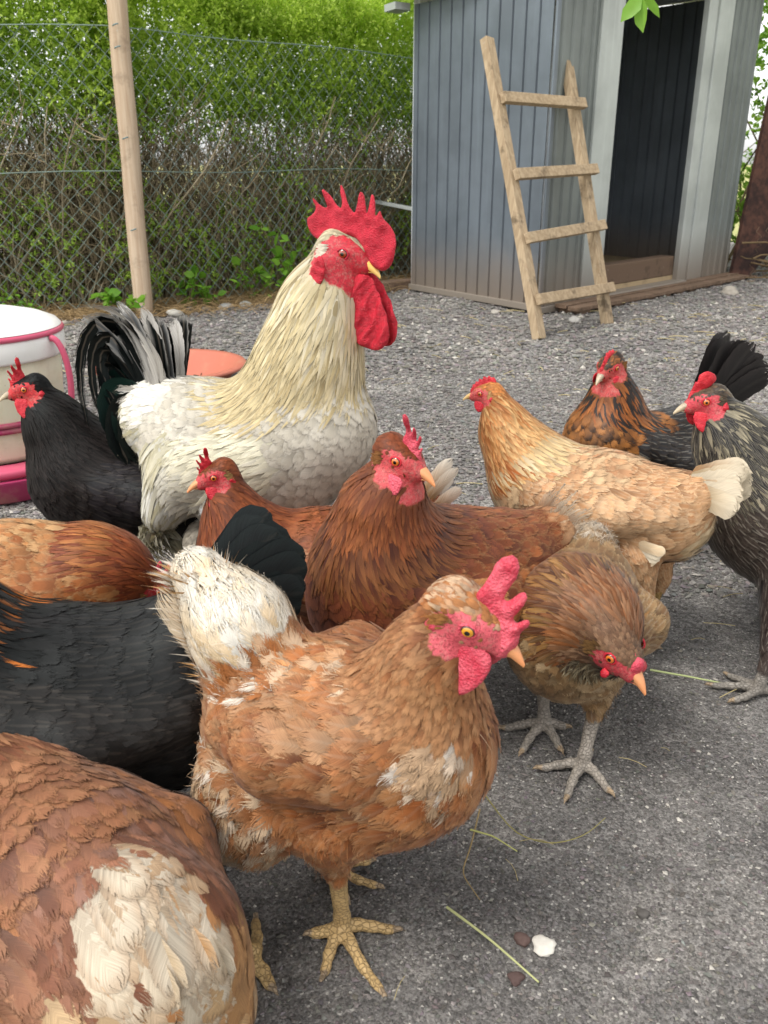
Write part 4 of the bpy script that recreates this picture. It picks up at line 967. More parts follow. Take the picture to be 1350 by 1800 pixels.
# --- dark silver hen at the right edge
sl, sy_ = (.690, 1.270), 176
pv = body_prims([(.085, .222, .096), (.01, .205, .102), (-.09, .215, .088), (-.16, .25, .05)],
                [(.184, 0, .384, .028), (.158, 0, .338, .050), (.116, 0, .285, .072)], wr=.048)
f_s = tuple(v / 1.035 for v in WL(sl, sy_, (.547, 1.092, .02)))
SIL = [(76, 58, 50), (92, 74, 64), (84, 66, 58)]
palv = {'*': dict(c=SIL, es=.10, edge=(130, 116, 98), sh=.32, v=.15), 'neck': dict(c=[(34, 31, 32), (40, 36, 34), (150, 140, 116), (50, 44, 40)], hard=1, n=30, j=.35, es=.3, edge=(190, 182, 156), sh=.3),
        'head': dict(c=[(96, 78, 60), (50, 44, 42), (130, 116, 92)], n=80, j=.4), 'hackle': dict(c=[(44, 38, 36), (56, 48, 44), (160, 148, 124), (40, 34, 33), (66, 54, 48)], hard=1, n=30, j=.4, es=.45, edge=(196, 188, 160), sh=.3),
        'breast': dict(c=[(60, 48, 44), (76, 64, 58)], es=.15, edge=(170, 160, 140), sh=.35), 'fluff': dict(c=[(60, 50, 46), (74, 62, 56)], sh=.1), 'thigh': dict(c=[(62, 50, 46), (78, 66, 60)], sh=.25)}
make_bird('hen', 'dark grey brown hen with silver streaked neck, cut off by the right edge', sl, sy_, pv,
          dict(c=(.196, 0, .396), yaw=6, pitch=-12, s=1.16, comb='silver', comb_s=.92, flop=.1, beak='beak_horn', ear_col=(90, 76, 62), face_col=(196, 62, 74), wat_s=.92, lobe=(.0045, .0100), eye_c=(.0085, .0132, .003)),
          palv, mat='f_dark', scale=1.035, zoff=-.02, tails=hen_tail((-.16, 0, .27), 7, .13, .018, 15, 60, SIL, edge=(90, 80, 70)), seed=71, leg_col=(128, 122, 114), res=.003,
          legs=[dict(hip=(.04, .06, .16), hr=.068, hock=(f_s[0] - .014, f_s[1] - .012, .080), foot=f_s, yaw=-12, s=1.15),
                dict(hip=(-.03, -.05, .15), hr=.05, hock=(-.03, -.05, .09), foot=(-.02, -.05, .02), yaw=0, s=1.1)],
          geo={'thigh': (.0075, .03, .0075, .10, 'round', 3, 10, .2), 'wing': (.0095, .034, .0090, .08, 'round', 3, 5, .1)}, hair={'fluff': (2, .016, 30, .3), 'thigh': (2, .014, 25, .3), 'w': .0003})

# --- bearded brown hen walking towards the camera
bl, by = (.240, .990), -112
hb = WL(bl, by, (.258, .862, .214))
pe = body_prims([(.032, .168, .074), (-.02, .170, .084), (-.065, .172, .078), (-.095, .195, .046)],
                [(hb[0]-.012, hb[1], .218, .027), (.082, hb[1] * .75, .226, .042), (.045, hb[1] * .2, .214, .064)], wr=.045, wz=-.01)
hbm = np.array(hb)
for s_ in (1, -1):
    pe.append(('beard', tuple(hbm + np.array([-.004, s_ * .016 + .004, -.010])), .012, tuple(hbm + np.array([-.010, s_ * .026 + .004, -.024])), .012, dict(k=.012, fl=(-.6, s_ * .5, -.6))))
pe.append(('beard', tuple(hbm + np.array([.004, 0, -.016])), .010, tuple(hbm + np.array([-.006, 0, -.032])), .013, dict(k=.012, fl=(-.5, 0, -.8))))
pe.append(('white', (-.095, 0, .215), .040, (-.120, 0, .240), .028, dict(k=.03, fl=(-.5, 0, .8))))
BRD = [(128, 96, 64), (160, 124, 84), (186, 154, 114)]
pale_ = {'*': dict(c=BRD, n=24, j=.35, es=.3, edge=(196, 164, 116), sh=.15, v=.15), 'breast': dict(c=[(144, 108, 70), (176, 142, 100), (200, 172, 134)], n=24, j=.35, es=.3, edge=(206, 178, 134)),
         'neck': dict(c=[(140, 98, 70), (164, 120, 86), (146, 90, 50)], n=30, j=.4), 'hackle': dict(c=[(112, 66, 40), (148, 100, 58), (176, 128, 72), (96, 70, 54)], n=22, j=.45, es=.2, edge=(186, 140, 76), sh=.1),
         'head': dict(c=[(126, 92, 68), (150, 116, 88), (104, 72, 50)], n=60, j=.4), 'beard': dict(c=[(110, 92, 66), (176, 162, 132), (70, 56, 42)], n=90, j=.5), 'white': dict(c=[(206, 184, 156), (228, 216, 200), (176, 140, 104)], n=40, j=.3),
         'back': dict(c=[(140, 106, 72), (180, 148, 108), (124, 88, 54)], j=.4, es=.35, edge=(206, 178, 134)), 'wing': dict(c=[(136, 100, 64), (170, 134, 92), (116, 80, 50)], j=.4, es=.45, edge=(206, 178, 134), sh=.2), 'fluff': dict(c=[(196, 178, 150), (166, 130, 86)], j=.4)}
make_bird('hen', 'bearded brown hen walking forward with lowered head and whiskered cheeks', bl, by, pe,
          dict(c=hb, yaw=-50 - by, pitch=-30, s=1.36, comb='pea', comb_mat='comb_pink', comb_s=1.0, ct=.0045, beak='beak_orange', ear_col=(130, 96, 56), face_col=(196, 66, 76), wat='small', wat_s=.45, face=.78, lobe=(.0020, .0040)),
          pale_, seed=81, leg_col=(142, 134, 124), res=.0026, tails=hen_tail((-.11, 0, .22), 4, .045, .012, 30, 80, [(226, 212, 194), (206, 180, 150)], rag=.5, lean=.4),
          legs=[dict(hip=(.02, .035, .12), hr=.04, hock=WL(bl, by, (.272, .950, .085)), foot=WL(bl, by, (.255, .921, 0)), yaw=-7, s=1.22, angs=(0, 54, -58, 180)),
                dict(hip=(-.03, -.04, .12), hr=.04, hock=WL(bl, by, (.214, 1.022, .085)), foot=WL(bl, by, (.218, 1.007, 0)), yaw=-12, s=1.22, angs=(0, 50, -52, 120))],
          geo={'beard': (.0034, .020, .0024, .30, 'lance', 3, 16, .2), 'white': (.006, .026, .005, .25, 'round', 3, 30, .5), 'breast': (.0075, .026, .0070, .12, 'round', 3, 12, .2)},
          hair=dict(HAIR, beard=(2, .014, 30, .5), white=(5, .018, 40, .6)))

# --- large black hen in the left middle ground
pm = body_prims([(-.005, .225, .094), (-.085, .202, .103), (-.185, .205, .094), (-.245, .285, .045)],
                [(.085, 0, .395, .026), (.06, 0, .345, .050), (.02, 0, .290, .078)], wr=.050)
BK2 = [(26, 25, 25), (34, 33, 33), (42, 42, 42)]
palm = {'*': dict(c=BK2, es=.3, edge=(54, 54, 54), sh=.04, v=.18), 'breast': dict(c=BK2, es=.3, edge=(54, 54, 54), sh=.0), 'hackle': dict(c=[(24, 24, 24), (36, 34, 34), (30, 28, 28), (176, 100, 40)], hard=1, n=30, j=.30, es=.05, edge=(60, 50, 44)),
        'neck': dict(c=[(30, 28, 28), (150, 88, 40)], j=.4), 'wing': dict(c=[(26, 23, 22), (34, 31, 30), (40, 38, 37)], n=18, es=.28, edge=(56, 52, 50), sh=.06), 'fluff': dict(c=[(24, 21, 21), (38, 33, 33)], j=.4), 'rump': dict(c=BK2, es=.3, edge=(58, 64, 68))}
make_bird('hen', 'big black hen with greenish sheen at the left edge, seen without its head', (-.42, .74), -165, pm,
          dict(c=(.095, 0, .405), yaw=0, pitch=-8, s=1.1, comb='hen', beak='beak_horn', ear_col=(60, 44, 30)),
          palm, mat='f_black', tails=hen_tail((-.262, -.02, .272), 11, .118, .028, 2, 50, [(20, 22, 23), (28, 30, 31)], edge=(44, 56, 54), lean=.14, curve=.22, es=.15, sh=.03, yoff=-.42, rag=.02), seed=91,
          geo={'wing': (.0100, .030, .0100, .07, 'round', 3, 5, .05), 'back': (.0095, .032, .0095, .06, 'round', 3, 5, .05), 'rump': (.0090, .034, .0090, .07, 'round', 3, 6, .08)}, hair={'fluff': (3, .018, 30, .3), 'thigh': (2, .014, 30, .3), 'w': .0003})

# --- ginger hen pecking behind the black one
pg = body_prims([(.045, .188, .074), (-.04, .196, .082), (-.13, .200, .076), (-.19, .24, .04)],
                [(.124, 0, .190, .026), (.095, 0, .204, .042), (.060, 0, .205, .060)])
GIN = [(176, 104, 54), (196, 134, 80), (212, 164, 112)]
palg = {'*': dict(c=GIN, n=24, j=.35, es=.4, edge=(222, 182, 132), v=.1), 'hackle': dict(c=[(140, 66, 30), (168, 92, 44), (190, 120, 64)], j=.4, n=40, es=.3, edge=(206, 146, 90)), 'neck': dict(c=[(134, 62, 30), (160, 84, 42)], j=.4), 'head': dict(c=[(150, 76, 38)])}
make_bird('hen', 'ginger hen bending down behind the big black hen, only its back and neck in view', (-.45, 1.06), 3, pg,
          dict(c=(.138, 0, .186), yaw=0, pitch=-24, s=1.1, comb='hen', comb_mat='comb_pink'), palg, tails=hen_tail((-.18, 0, .24), 6, .11, .013, 20, 60, GIN), seed=101, hair=HAIR)

# --- brown hen seen from behind, bottom left
ql, qy = (-.262, .558), 140
pq = body_prims([(.07, .165, .080), (-.01, .160, .090), (-.075, .150, .086), (-.105, .165, .062)],
                [(.215, 0, .27, .026), (.175, 0, .225, .042), (.12, 0, .180, .066)], wr=.046)
pq += [('rumpw', (-.100, .005, .212), .042, (-.138, .0, .178), .034, dict(k=.03, fl=(-.5, 0, -.8))),
       ('rear', (-.115, -.025, .155), .052, (-.125, -.03, .10), .05, dict(k=.03, fl=(-.4, -.1, -1))),
       ('rear', (-.105, .04, .155), .052, (-.115, .045, .10), .05, dict(k=.03, fl=(-.4, .1, -1)))]
palq = {'*': dict(c=[(136, 86, 58), (160, 106, 72), (180, 130, 92)], n=18, j=.3, es=.25, edge=(188, 138, 94), v=.12, tip=(160, 108, 74), tw=.4),
        'wing': dict(c=[(144, 96, 72), (164, 114, 84), (172, 112, 66)], n=18, j=.3, es=.3, edge=(176, 136, 106)), 'back': dict(c=[(130, 82, 60), (154, 104, 78), (146, 106, 90)], n=24, j=.4, es=.25, edge=(170, 120, 84)),
        'hackle': dict(c=[(128, 76, 50), (154, 98, 66), (174, 120, 84)], j=.4, es=.3, edge=(170, 120, 84)), 'rump': dict(c=[(178, 118, 72), (204, 150, 100)], j=.3, tip=(196, 146, 96), tw=.5, es=.2, edge=(206, 160, 112)),
        'rumpw': dict(c=[(220, 200, 172), (228, 214, 192), (206, 166, 122), (192, 144, 98)], n=20, j=.22, es=.4, edge=(172, 134, 98), v=.06), 'rear': dict(c=[(198, 148, 96), (214, 172, 122), (224, 192, 150), (184, 124, 76)], n=32, j=.3, es=.35, edge=(170, 120, 78)), 'fluff': dict(c=[(188, 140, 92), (206, 170, 126)], j=.3)}
make_bird('hen', 'brown hen seen from behind at the bottom left with whitish folded tail feathers', ql, qy, pq,
          dict(c=(.240, 0, .28), s=1.1), palq, seed=111, res=.003, leg_col=(176, 146, 98),
          legs=[dict(hip=(-.02, -.05, .14), hr=.05, hock=(-.035, -.055, .09), foot=WL(ql, qy, (-.126, .620, 0)), yaw=0, s=1.25, angs=(0, 45, -45, 172)),
                dict(hip=(-.02, .05, .14), hr=.05, hock=(-.035, .055, .09), foot=(-.02, .055, 0), yaw=0, s=1.2)],
          geo={'rumpw': (.0110, .062, .0150, .035, 'round', 7, 9, .0), 'rear': (.0110, .052, .0140, .05, 'round', 7, 10, .02), 'wing': (.0084, .040, .0090, .045, 'round', 5, 8, .08), 'back': (.0080, .042, .0080, .045, 'round', 5, 9, .12), 'rump': (.0085, .046, .0095, .05, 'round', 5, 9, .10), 'fluff': (.009, .04, .010, .12, 'round', 5, 14, .2)},
          hair={'rumpw': (5, .022, 22, .12), 'rear': (4, .020, 22, .15), 'back': (2, .016, 22, .2), 'wing': (1.2, .016, 22, .2), 'rump': (2, .018, 28, .25), 'hackle': (2, .02, 20, .15), 'w': .0003},
          tails=hen_tail((-.100, 0, .190), 6, .085, .016, -50, -5, [(214, 190, 156), (196, 152, 104), (222, 208, 186)], edge=(226, 212, 190), lean=.22))
# ------------------------------------------------------------------ ground
er = np.random.default_rng(99)
def box(cx, cy, cz, sx, sy, sz, rot=None):
    v = np.array([(x, y, z) for x in (-.5, .5) for y in (-.5, .5) for z in (-.5, .5)]) * np.array([sx, sy, sz])
    if rot is not None: v = v @ np.asarray(rot).T
    f = np.array([(0, 1, 3, 2), (4, 6, 7, 5), (0, 4, 5, 1), (2, 3, 7, 6), (0, 2, 6, 4), (1, 5, 7, 3)])
    return v + np.array([cx, cy, cz]), f
def joinm(parts):
    V = []; F = []; n = 0
    for v, f in parts:
        V.append(v); F.append(f + n); n += len(v)
    return np.concatenate(V), np.concatenate(F)
def bevel(o, wdt=.003, seg=2):
    m = o.modifiers.new('bevel', 'BEVEL'); m.width = wdt; m.segments = seg; m.limit_method = 'ANGLE'; return o
def bar(p, q, w, h, up=(0, 0, 1)):
    p = np.array(p, float); q = np.array(q, float); d = q - p; L = np.linalg.norm(d); d /= L
    s = nrm(np.cross(d, np.array(up, float))); u = np.cross(s, d)
    return box(*((p + q) / 2), L, w, h, np.stack([d, s, u], 1))
def tubes(P, r, ns=5):
    """P (N,K,3) polylines, r (N,K) radii"""
    N, K = P.shape[:2]; T = nrm(np.gradient(P, axis=1)); ref = np.where(np.abs(T[..., 2:]) > .9, np.array([1., 0, 0]), np.array([0, 0, 1.]))
    s = nrm(np.cross(T, ref)); u = np.cross(s, T); a = np.linspace(0, 2 * np.pi, ns, endpoint=False)
    V = P[:, :, None] + (s[:, :, None] * np.cos(a)[:, None] + u[:, :, None] * np.sin(a)[:, None]) * r[:, :, None, None]
    i = (np.arange(N)[:, None, None] * K + np.arange(K - 1)[None, :, None]) * ns; j = np.arange(ns)[None, None]; j2 = (j + 1) % ns
    F = np.stack([i + j, i + j2, i + ns + j2, i + ns + j], -1).reshape(-1, 4)
    return V.reshape(-1, 3), F

def vn2(x, y, f, seed):
    """2D value noise"""
    r = np.random.default_rng(seed); T = r.random((256, 256)); x = x * f; y = y * f
    xi = np.floor(x).astype(int); yi = np.floor(y).astype(int); u = x - xi; v = y - yi; u = u*u*(3-2*u); v = v*v*(3-2*v)
    g = lambda a, b: T[a % 256, b % 256]
    return (g(xi, yi)*(1-u)+g(xi+1, yi)*u)*(1-v)+(g(xi, yi+1)*(1-u)+g(xi+1, yi+1)*u)*v
def ground_z(x, y):
    return (vn2(x, y, 2.2, 1) - .5) * .016 + (vn2(x, y, 9, 2) - .5) * .006

t = NT('ground_dirt'); o = t.obj()
n1 = t.noise(o, 1.6, 5, .6); n2 = t.noise(o, 7, 6, .65, .5); n3 = t.noise(o, 420, 5, .75); vo = t.vor(o, 170); vo2 = t.vor(o, 420)
gy = t.n('ShaderNodeSeparateXYZ'); t.l(o, gy.inputs[0])
c = t.ramp(t.math('ADD', t.math('MULTIPLY', n1.outputs[0], .5), t.math('MULTIPLY', n2.outputs[0], .5)), [(.36, hx(90, 87, 85)), (.5, hx(118, 115, 112)), (.64, hx(156, 151, 145))])
sp = t.n('ShaderNodeSeparateColor'); t.l(vo.outputs['Color'], sp.inputs[0])
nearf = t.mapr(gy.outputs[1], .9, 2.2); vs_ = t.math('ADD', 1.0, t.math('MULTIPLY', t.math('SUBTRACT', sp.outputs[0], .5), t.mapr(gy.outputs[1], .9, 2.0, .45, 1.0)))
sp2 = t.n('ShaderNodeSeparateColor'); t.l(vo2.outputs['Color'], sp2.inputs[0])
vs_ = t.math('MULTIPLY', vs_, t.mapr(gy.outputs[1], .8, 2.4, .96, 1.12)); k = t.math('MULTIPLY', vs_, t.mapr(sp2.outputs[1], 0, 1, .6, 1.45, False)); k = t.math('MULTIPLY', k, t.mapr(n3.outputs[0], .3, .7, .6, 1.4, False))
vm = t.n('ShaderNodeVectorMath', operation='SCALE'); t.l(c, vm.inputs[0]); t.l(k, vm.inputs['Scale'])
c = t.mix(t.mapr(sp2.outputs[0],   .978, .985), vm.outputs[0], hx(190, 186, 178))
t.base(c, .92, .15)
hgt = t.math('ADD', t.math('MULTIPLY', vo.outputs['Distance'], -1.0), t.math('MULTIPLY', n3.outputs[0], .8)); t.bump(hgt, .9, .004)
M['dirt'] = t.m
def gridsheet(x0, x1, y0, y1, step):
    xs = np.arange(x0, x1 + step / 2, step); ys = np.arange(y0, y1 + step / 2, step); X, Y = np.meshgrid(xs, ys, indexing='ij')
    V = np.stack([X, Y, ground_z(X, Y)], -1).reshape(-1, 3); ny = len(ys)
    I = (np.arange(len(xs) - 1)[:, None] * ny + np.arange(ny - 1)).ravel()
    return V, np.stack([I, I + ny, I + ny + 1, I + 1], -1)
V, F = gridsheet(-6, 6, -1, 9, .04)
tag(mesh_obj('ground', V, F, M['dirt']), kind='structure')
t = NT('lawn_far'); o = t.obj(); n1 = t.noise(o, .8, 4); n2 = t.noise(o, 30, 4)
c = t.mix(n1.outputs[0], hx(150, 156, 92), hx(196, 186, 140)); t.base(t.mix(t.mapr(n2.outputs[0], .4, .7, 0, .4), c, hx(92, 112, 50)), .95, .1)
V, F = mesh = (np.array([(-300, -60, -.02), (300, -60, -.02), (300, 400, -.02), (-300, 400, -.02)], float), np.array([[0, 1, 2, 3]]))
tag(mesh_obj('field', V, F, t.m), kind='structure')

# gravel: angular chips, dark grey with some pale ones
t = NT('gravel_chip'); a = t.attr('Col'); n_ = t.noise(t.obj(), 300, 3); t.base(t.mix(t.mapr(n_.outputs[0], .3, .7, 0, .35), a.outputs['Color'], hx(60, 56, 54)), .85, .25); M['chip'] = t.m
def chips(N, xr, yr, s0, s1, seed, pale=.03, pw=2.6, name='gravel', zoff=.35, cols=None, far=False):
    r = np.random.default_rng(seed)
    y = yr[0] + (yr[1] - yr[0]) * r.random(N) ** (1.0); x = (r.random(N) * 2 - 1) * (.62 * y + .12)
    x = np.clip(x, xr[0], xr[1]); s = s0 + (s1 - s0) * r.random(N) ** pw
    ov = np.array([(1, 0, 0), (-1, 0, 0), (0, 1, 0), (0, -1, 0), (0, 0, 1), (0, 0, -1)], float)
    of = np.array([(0, 2, 4), (2, 1, 4), (1, 3, 4), (3, 0, 4), (2, 0, 5), (1, 2, 5), (3, 1, 5), (0, 3, 5)])
    V = ov[None] * (1 + r.uniform(-.35, .35, (N, 6, 1))) + r.normal(0, .16, (N, 6, 3)); V *= np.stack([r.uniform(.7, 1.5, N), r.uniform(.6, 1, N), r.uniform(.35, .75, N)], -1)[:, None] * s[:, None, None]
    a = r.random(N) * 6.28; ca, sa = np.cos(a)[:, None], np.sin(a)[:, None]
    X = V[..., 0] * ca - V[..., 1] * sa; Y = V[..., 0] * sa + V[..., 1] * ca
    V = np.stack([X + x[:, None], Y + y[:, None], V[..., 2] + (ground_z(x, y) + s * zoff)[:, None]], -1)
    F = (of[None] + 6 * np.arange(N)[:, None, None]).reshape(-1, 3)
    g = r.normal(1, .25, N).clip(.5, 1.8)[:, None]; base = lin(np.array((116, 112, 108)))[None] * (1.0 if far else .96) * g * (1 + r.normal(0, .04, (N, 3)))
    if far: base = base * 1.2
    pm_ = r.random(N) < pale; base[pm_] = lin(np.array((196, 190, 180))) * r.uniform(.7, 1.1, (pm_.sum(), 1))
    c = np.repeat(np.concatenate([base, np.ones((N, 1))], 1), 6, 0)
    return V.reshape(-1, 3), F, c
parts = [chips(60000, (-1, 1), (.30, 1.6), .0008, .0036, 1, .018, 3.4), chips(60000, (-3, 3), (1.4, 3.4), .0025, .0085, 2, .035, 2.0, far=True), chips(42000, (-5, 5), (3.2, 6.8), .005, .014, 3, .04, 1.6, far=True)]
V = np.concatenate([p[0] for p in parts]); ofs = np.cumsum([0] + [len(p[0]) for p in parts[:-1]]); F = np.concatenate([p[1] + o_ for p, o_ in zip(parts, ofs)]); Cc = np.concatenate([p[2] for p in parts])
tag(mesh_obj('gravel', V, F, M['chip'], None, False, {'Col': Cc}), kind='stuff')

# ------------------------------------------------------------------ materials of the yard
def wood_mat(name, c1, c2, dirt=(70, 58, 46), scale=1.0, dk=.35):
    t = NT(name); o = t.mapping(t.obj(), (1, 1, 1))
    a = t.attr('grain').outputs['Vector']
    n1 = t.noise(t.mapping(a, (3 * scale, 60 * scale, 60 * scale)), 1.0, 4, .6, .8); n2 = t.noise(o, 9, 4, .7); n3 = t.noise(o, 60, 3)
    c = t.mix(t.mapr(n1.outputs[0], .3, .7), c1, c2)
    c = t.mix(t.mapr(n2.outputs[0], .52, .72, 0, dk), c, hx(*dirt)); c = t.mix(t.mapr(n3.outputs[0], .66, .78, 0, .5), c, hx(196, 188, 176))
    t.base(c, .78, .2); t.bump(n1.outputs[0], .4, .002); return t.m
M['timber'] = wood_mat('ladder_timber', hx(146, 126, 100), hx(178, 158, 130), dk=.75)
M['post'] = wood_mat('post_wood', hx(176, 152, 128), hx(198, 178, 154), dk=.3)
M['old'] = wood_mat('old_wood', hx(98, 80, 66), hx(128, 106, 88), dk=.6)
def wood_obj(name, pq, w, h, mat, parent=None, up=(0, 0, 1), bev=.002, seed=0):
    p, q = np.array(pq[0], float), np.array(pq[1], float); V, F = bar(p, q, w, h, up)
    d = nrm(q - p); L = V - p; g = np.stack([L @ d + seed * 3.1, L[:, 1] + L[:, 0] * .3, L[:, 2] if abs(d[2]) < .9 else L[:, 0]], -1)
    return bevel(mesh_obj(name, V, F, mat, parent, False, {'grain': g}), bev)

def metal_mat(name, c1, rough=.5, soil=True):
    t = NT(name); o = t.obj(); geo = t.n('ShaderNodeNewGeometry'); sp = t.n('ShaderNodeSeparateXYZ'); t.l(geo.outputs['Position'], sp.inputs[0])
    n1 = t.noise(o, 3, 4, .6); n2 = t.noise(t.mapping(o, (40, 40, 2)), 1, 4); n3 = t.vor(o, 38)
    c = t.mix(t.mapr(n1.outputs[0], .3, .7), tuple(x * .85 for x in c1), tuple(min(1, x * 1.15) for x in c1))
    c = t.mix(t.mapr(n2.outputs[0], .5, .75, 0, .25), c, tuple(min(1, x * 1.5) for x in c1))
    c = t.mix(t.mapr(n3.outputs['Distance'], .05, .02, 0, .6), c, hx(196, 196, 190))
    if soil:
        hz = t.math('ADD', sp.outputs[2], t.math('MULTIPLY', n1.outputs[0], -.22)); c = t.mix(t.mapr(hz, .30, -.10, 0, .85), c, hx(126, 112, 98))
    t.base(c, rough, .4); t.b.inputs['Metallic'].default_value = .1; t.bump(n1.outputs[0], .15, .01); return t.m
M['shed'] = metal_mat('shed_steel', hx(104, 112, 120), .42); M['shed_f'] = metal_mat('shed_front_steel', hx(112, 118, 116), .45)
M['trim'] = metal_mat('shed_trim', hx(172, 177, 174), .45); M['shed_in'] = metal_mat('shed_inner', hx(226, 231, 235), .5)

# ------------------------------------------------------------------ shed
Cn, Rt, Lf = np.array([.790, 4.563, 0]), np.array([2.300, 6.075, 0]), np.array([.165, 5.426, 0])
uf = nrm(Rt - Cn); us_ = nrm(Lf - Cn); Lfr = np.linalg.norm(Rt - Cn); Lsd = np.linalg.norm(Lf - Cn)
nf = np.array([uf[1], -uf[0], 0]); ns_ = np.array([-us_[1], us_[0], 0])   # outward normals
ns_ = ns_ if ns_ @ (Lf - Rt) > 0 else -ns_
shed = empty('metal_shed', tuple(Cn + us_ * .5)); tag(shed, 'small grey blue metal shed with ribbed walls and an open doorway', 'shed')
def put(o, root):
    bpy.context.view_layer.update(); o.parent = root; o.matrix_parent_inverse = root.matrix_world.inverted(); return o
def ribbed(name, A, d, n, s0, s1, z0, z1f, pitch, mat, depth=.012, gw=.009, root=None, parent=None, thick=.004, broad=False):
    """sheet wall from s0 to s1 along d, with vertical grooves pressed inward; z1f(s) gives its top"""
    pts = []; s = s0
    if broad:   # low trapezoid ribs
        pr_ = [(0, 0), (.30, 0), (.38, 1), (.52, 1), (.60, 0)]
    else: pr_ = [(0, 0), (1 - gw / pitch * 1.6, 0), (1 - gw / pitch * 1.1, -1), (1 - gw / pitch * .4, -1)]
    while s < s1:
        for u_, h_ in pr_:
            if s + u_ * pitch <= s1: pts.append((s + u_ * pitch, h_ * depth))
        s += pitch
    pts.append((s1, 0)); K = len(pts); V = []
    zs = [0, .33, .66, 1]
    for zz in zs:
        for s, h in pts:
            b = A + d * s + n * h; V.append((b[0], b[1], z0 + (z1f(s) - z0) * zz))
    for zz in zs:
        for s, h in pts:
            b = A + d * s + n * (h - thick); V.append((b[0], b[1], z0 + (z1f(s) - z0) * zz))
    m = len(zs) * K; F = []
    for i in range(len(zs) - 1):
        for j in range(K - 1):
            a = i * K + j; F += [(a, a+1, a+1+K, a+K), (m+a, m+a+K, m+a+1+K, m+a+1)]
    for i in range(len(zs) - 1): F += [(i*K, (i+1)*K, m+(i+1)*K, m+i*K), (i*K+K-1, m+i*K+K-1, m+(i+1)*K+K-1, (i+1)*K+K-1)]
    for j in range(K - 1): F += [(j, m+j, m+j+1, j+1), (3*K+j, 3*K+j+1, m+3*K+j+1, m+3*K+j)]
    return put(mesh_obj(name, np.array(V), np.array(F), mat, None, False), root)
H_s = lambda s: 1.50; up = lambda s: 1.62
ribbed('side_wall', Cn, us_, ns_, .02, Lsd, .035, lambda s: 1.52, .092, M['shed'], root=shed)
D0, D1 = .575, 1.450
ribbed('front_wall', Cn, uf, nf, .02, .36, .035, lambda s: 1.542 + .07 * s, .085, M['shed_f'], root=shed, broad=True, depth=.010)
ribbed('front_wall', Cn, uf, nf, 1.74, Lfr, .035, lambda s: 1.542 + .07 * s, .085, M['shed_f'], root=shed, broad=True, depth=.010)
Bk = Cn + us_ * Lsd
ribbed('back_wall', Bk, uf, nf, .0, Lfr, .035, lambda s: 1.568 + .07 * s, .085, M['shed_in'], root=shed, broad=True, depth=.010)
ribbed('side_wall', Rt, us_, -ns_, .02, Lsd, .035, lambda s: 1.542 + .07 * Lfr, .092, M['shed'], root=shed)
def fbox(name, A, d, n, s0, s1, o0, o1, z0, z1, mat, bev=.003):
    c = A + d * (s0 + s1) / 2 + n * (o0 + o1) / 2; v, f = box(c[0], c[1], (z0 + z1) / 2, s1 - s0, abs(o1 - o0), z1 - z0, np.stack([d, n, [0, 0, 1]], 1))
    return bevel(put(mesh_obj(name, v, f, mat, None, False), shed), bev)
# folded door frame: two pale jambs with a step
for s0, s1, o1 in ((.36, .50, .016), (.50, D0, .005)): fbox('door_frame', Cn, uf, nf, s0, s1, -.03, o1, .03, 1.568, M['trim'])
for s0, s1, o1 in ((D1, D1 + .11, .005), (D1 + .11, 1.74, .016)): fbox('door_frame', Cn, uf, nf, s0, s1, -.03, o1, .03, 1.638, M['trim'])
fbox('corner_trim', Cn, uf, nf, -.006, .022, -.004, .010, .03, 1.535, M['shed'])
fbox('floor_rail', Cn, us_, ns_, 0, Lsd + .01, -.01, .016, .012, .045, M['trim']); fbox('floor_rail', Cn, uf, nf, 0, D0, -.01, .018, .0, .034, M['trim']); fbox('floor_rail', Cn, uf, nf, D1, Lfr, -.01, .018, .0, .034, M['trim'])
M['litter'] = wood_mat('dirty_floor', hx(160, 138, 108), hx(190, 170, 136), dk=.4)
fq = [Cn + uf * a_ + us_ * b_ for a_, b_ in ((.02, .03), (Lfr - .02, .03), (Lfr - .02, Lsd - .02), (.02, Lsd - .02))]
put(mesh_obj('floor', np.array([q + np.array([0, 0, z_]) for z_ in (.036, .075) for q in fq]), np.array([(3, 2, 1, 0), (4, 5, 6, 7), (0, 1, 5, 4), (1, 2, 6, 5), (2, 3, 7, 6), (3, 0, 4, 7)]), M['litter'], None, False), shed)
fbox('door_sill', Cn, uf, nf, D0, D1, -.12, -.03, .075, .19, M['old'], .006); fbox('door_sill', Cn, uf, nf, D0 - .02, D1 + .02, -.03, .06, .01, .05, M['trim'], .004)
cr = (Cn + Rt + Lf + (Rt + Lf - Cn)) / 4
v, f = box(cr[0], cr[1], 1.56, Lfr + .10, Lsd + .10, .04, np.stack([uf, np.cross([0, 0, 1], uf), [0, 0, 1]], 1)); v[:, 2] += ((v - Cn) @ uf) * .07
bevel(put(mesh_obj('roof', v, f, M['trim'], None, False), shed), .004)
put(mesh_obj('gutter', *bar(Bk - uf * .045 + ns_ * .04 + np.array([0, 0, 1.505]), Bk + us_ * .10 - uf * .045 + ns_ * .04 + np.array([0, 0, 1.500]), .10, .035), M['trim'], None, False), shed)

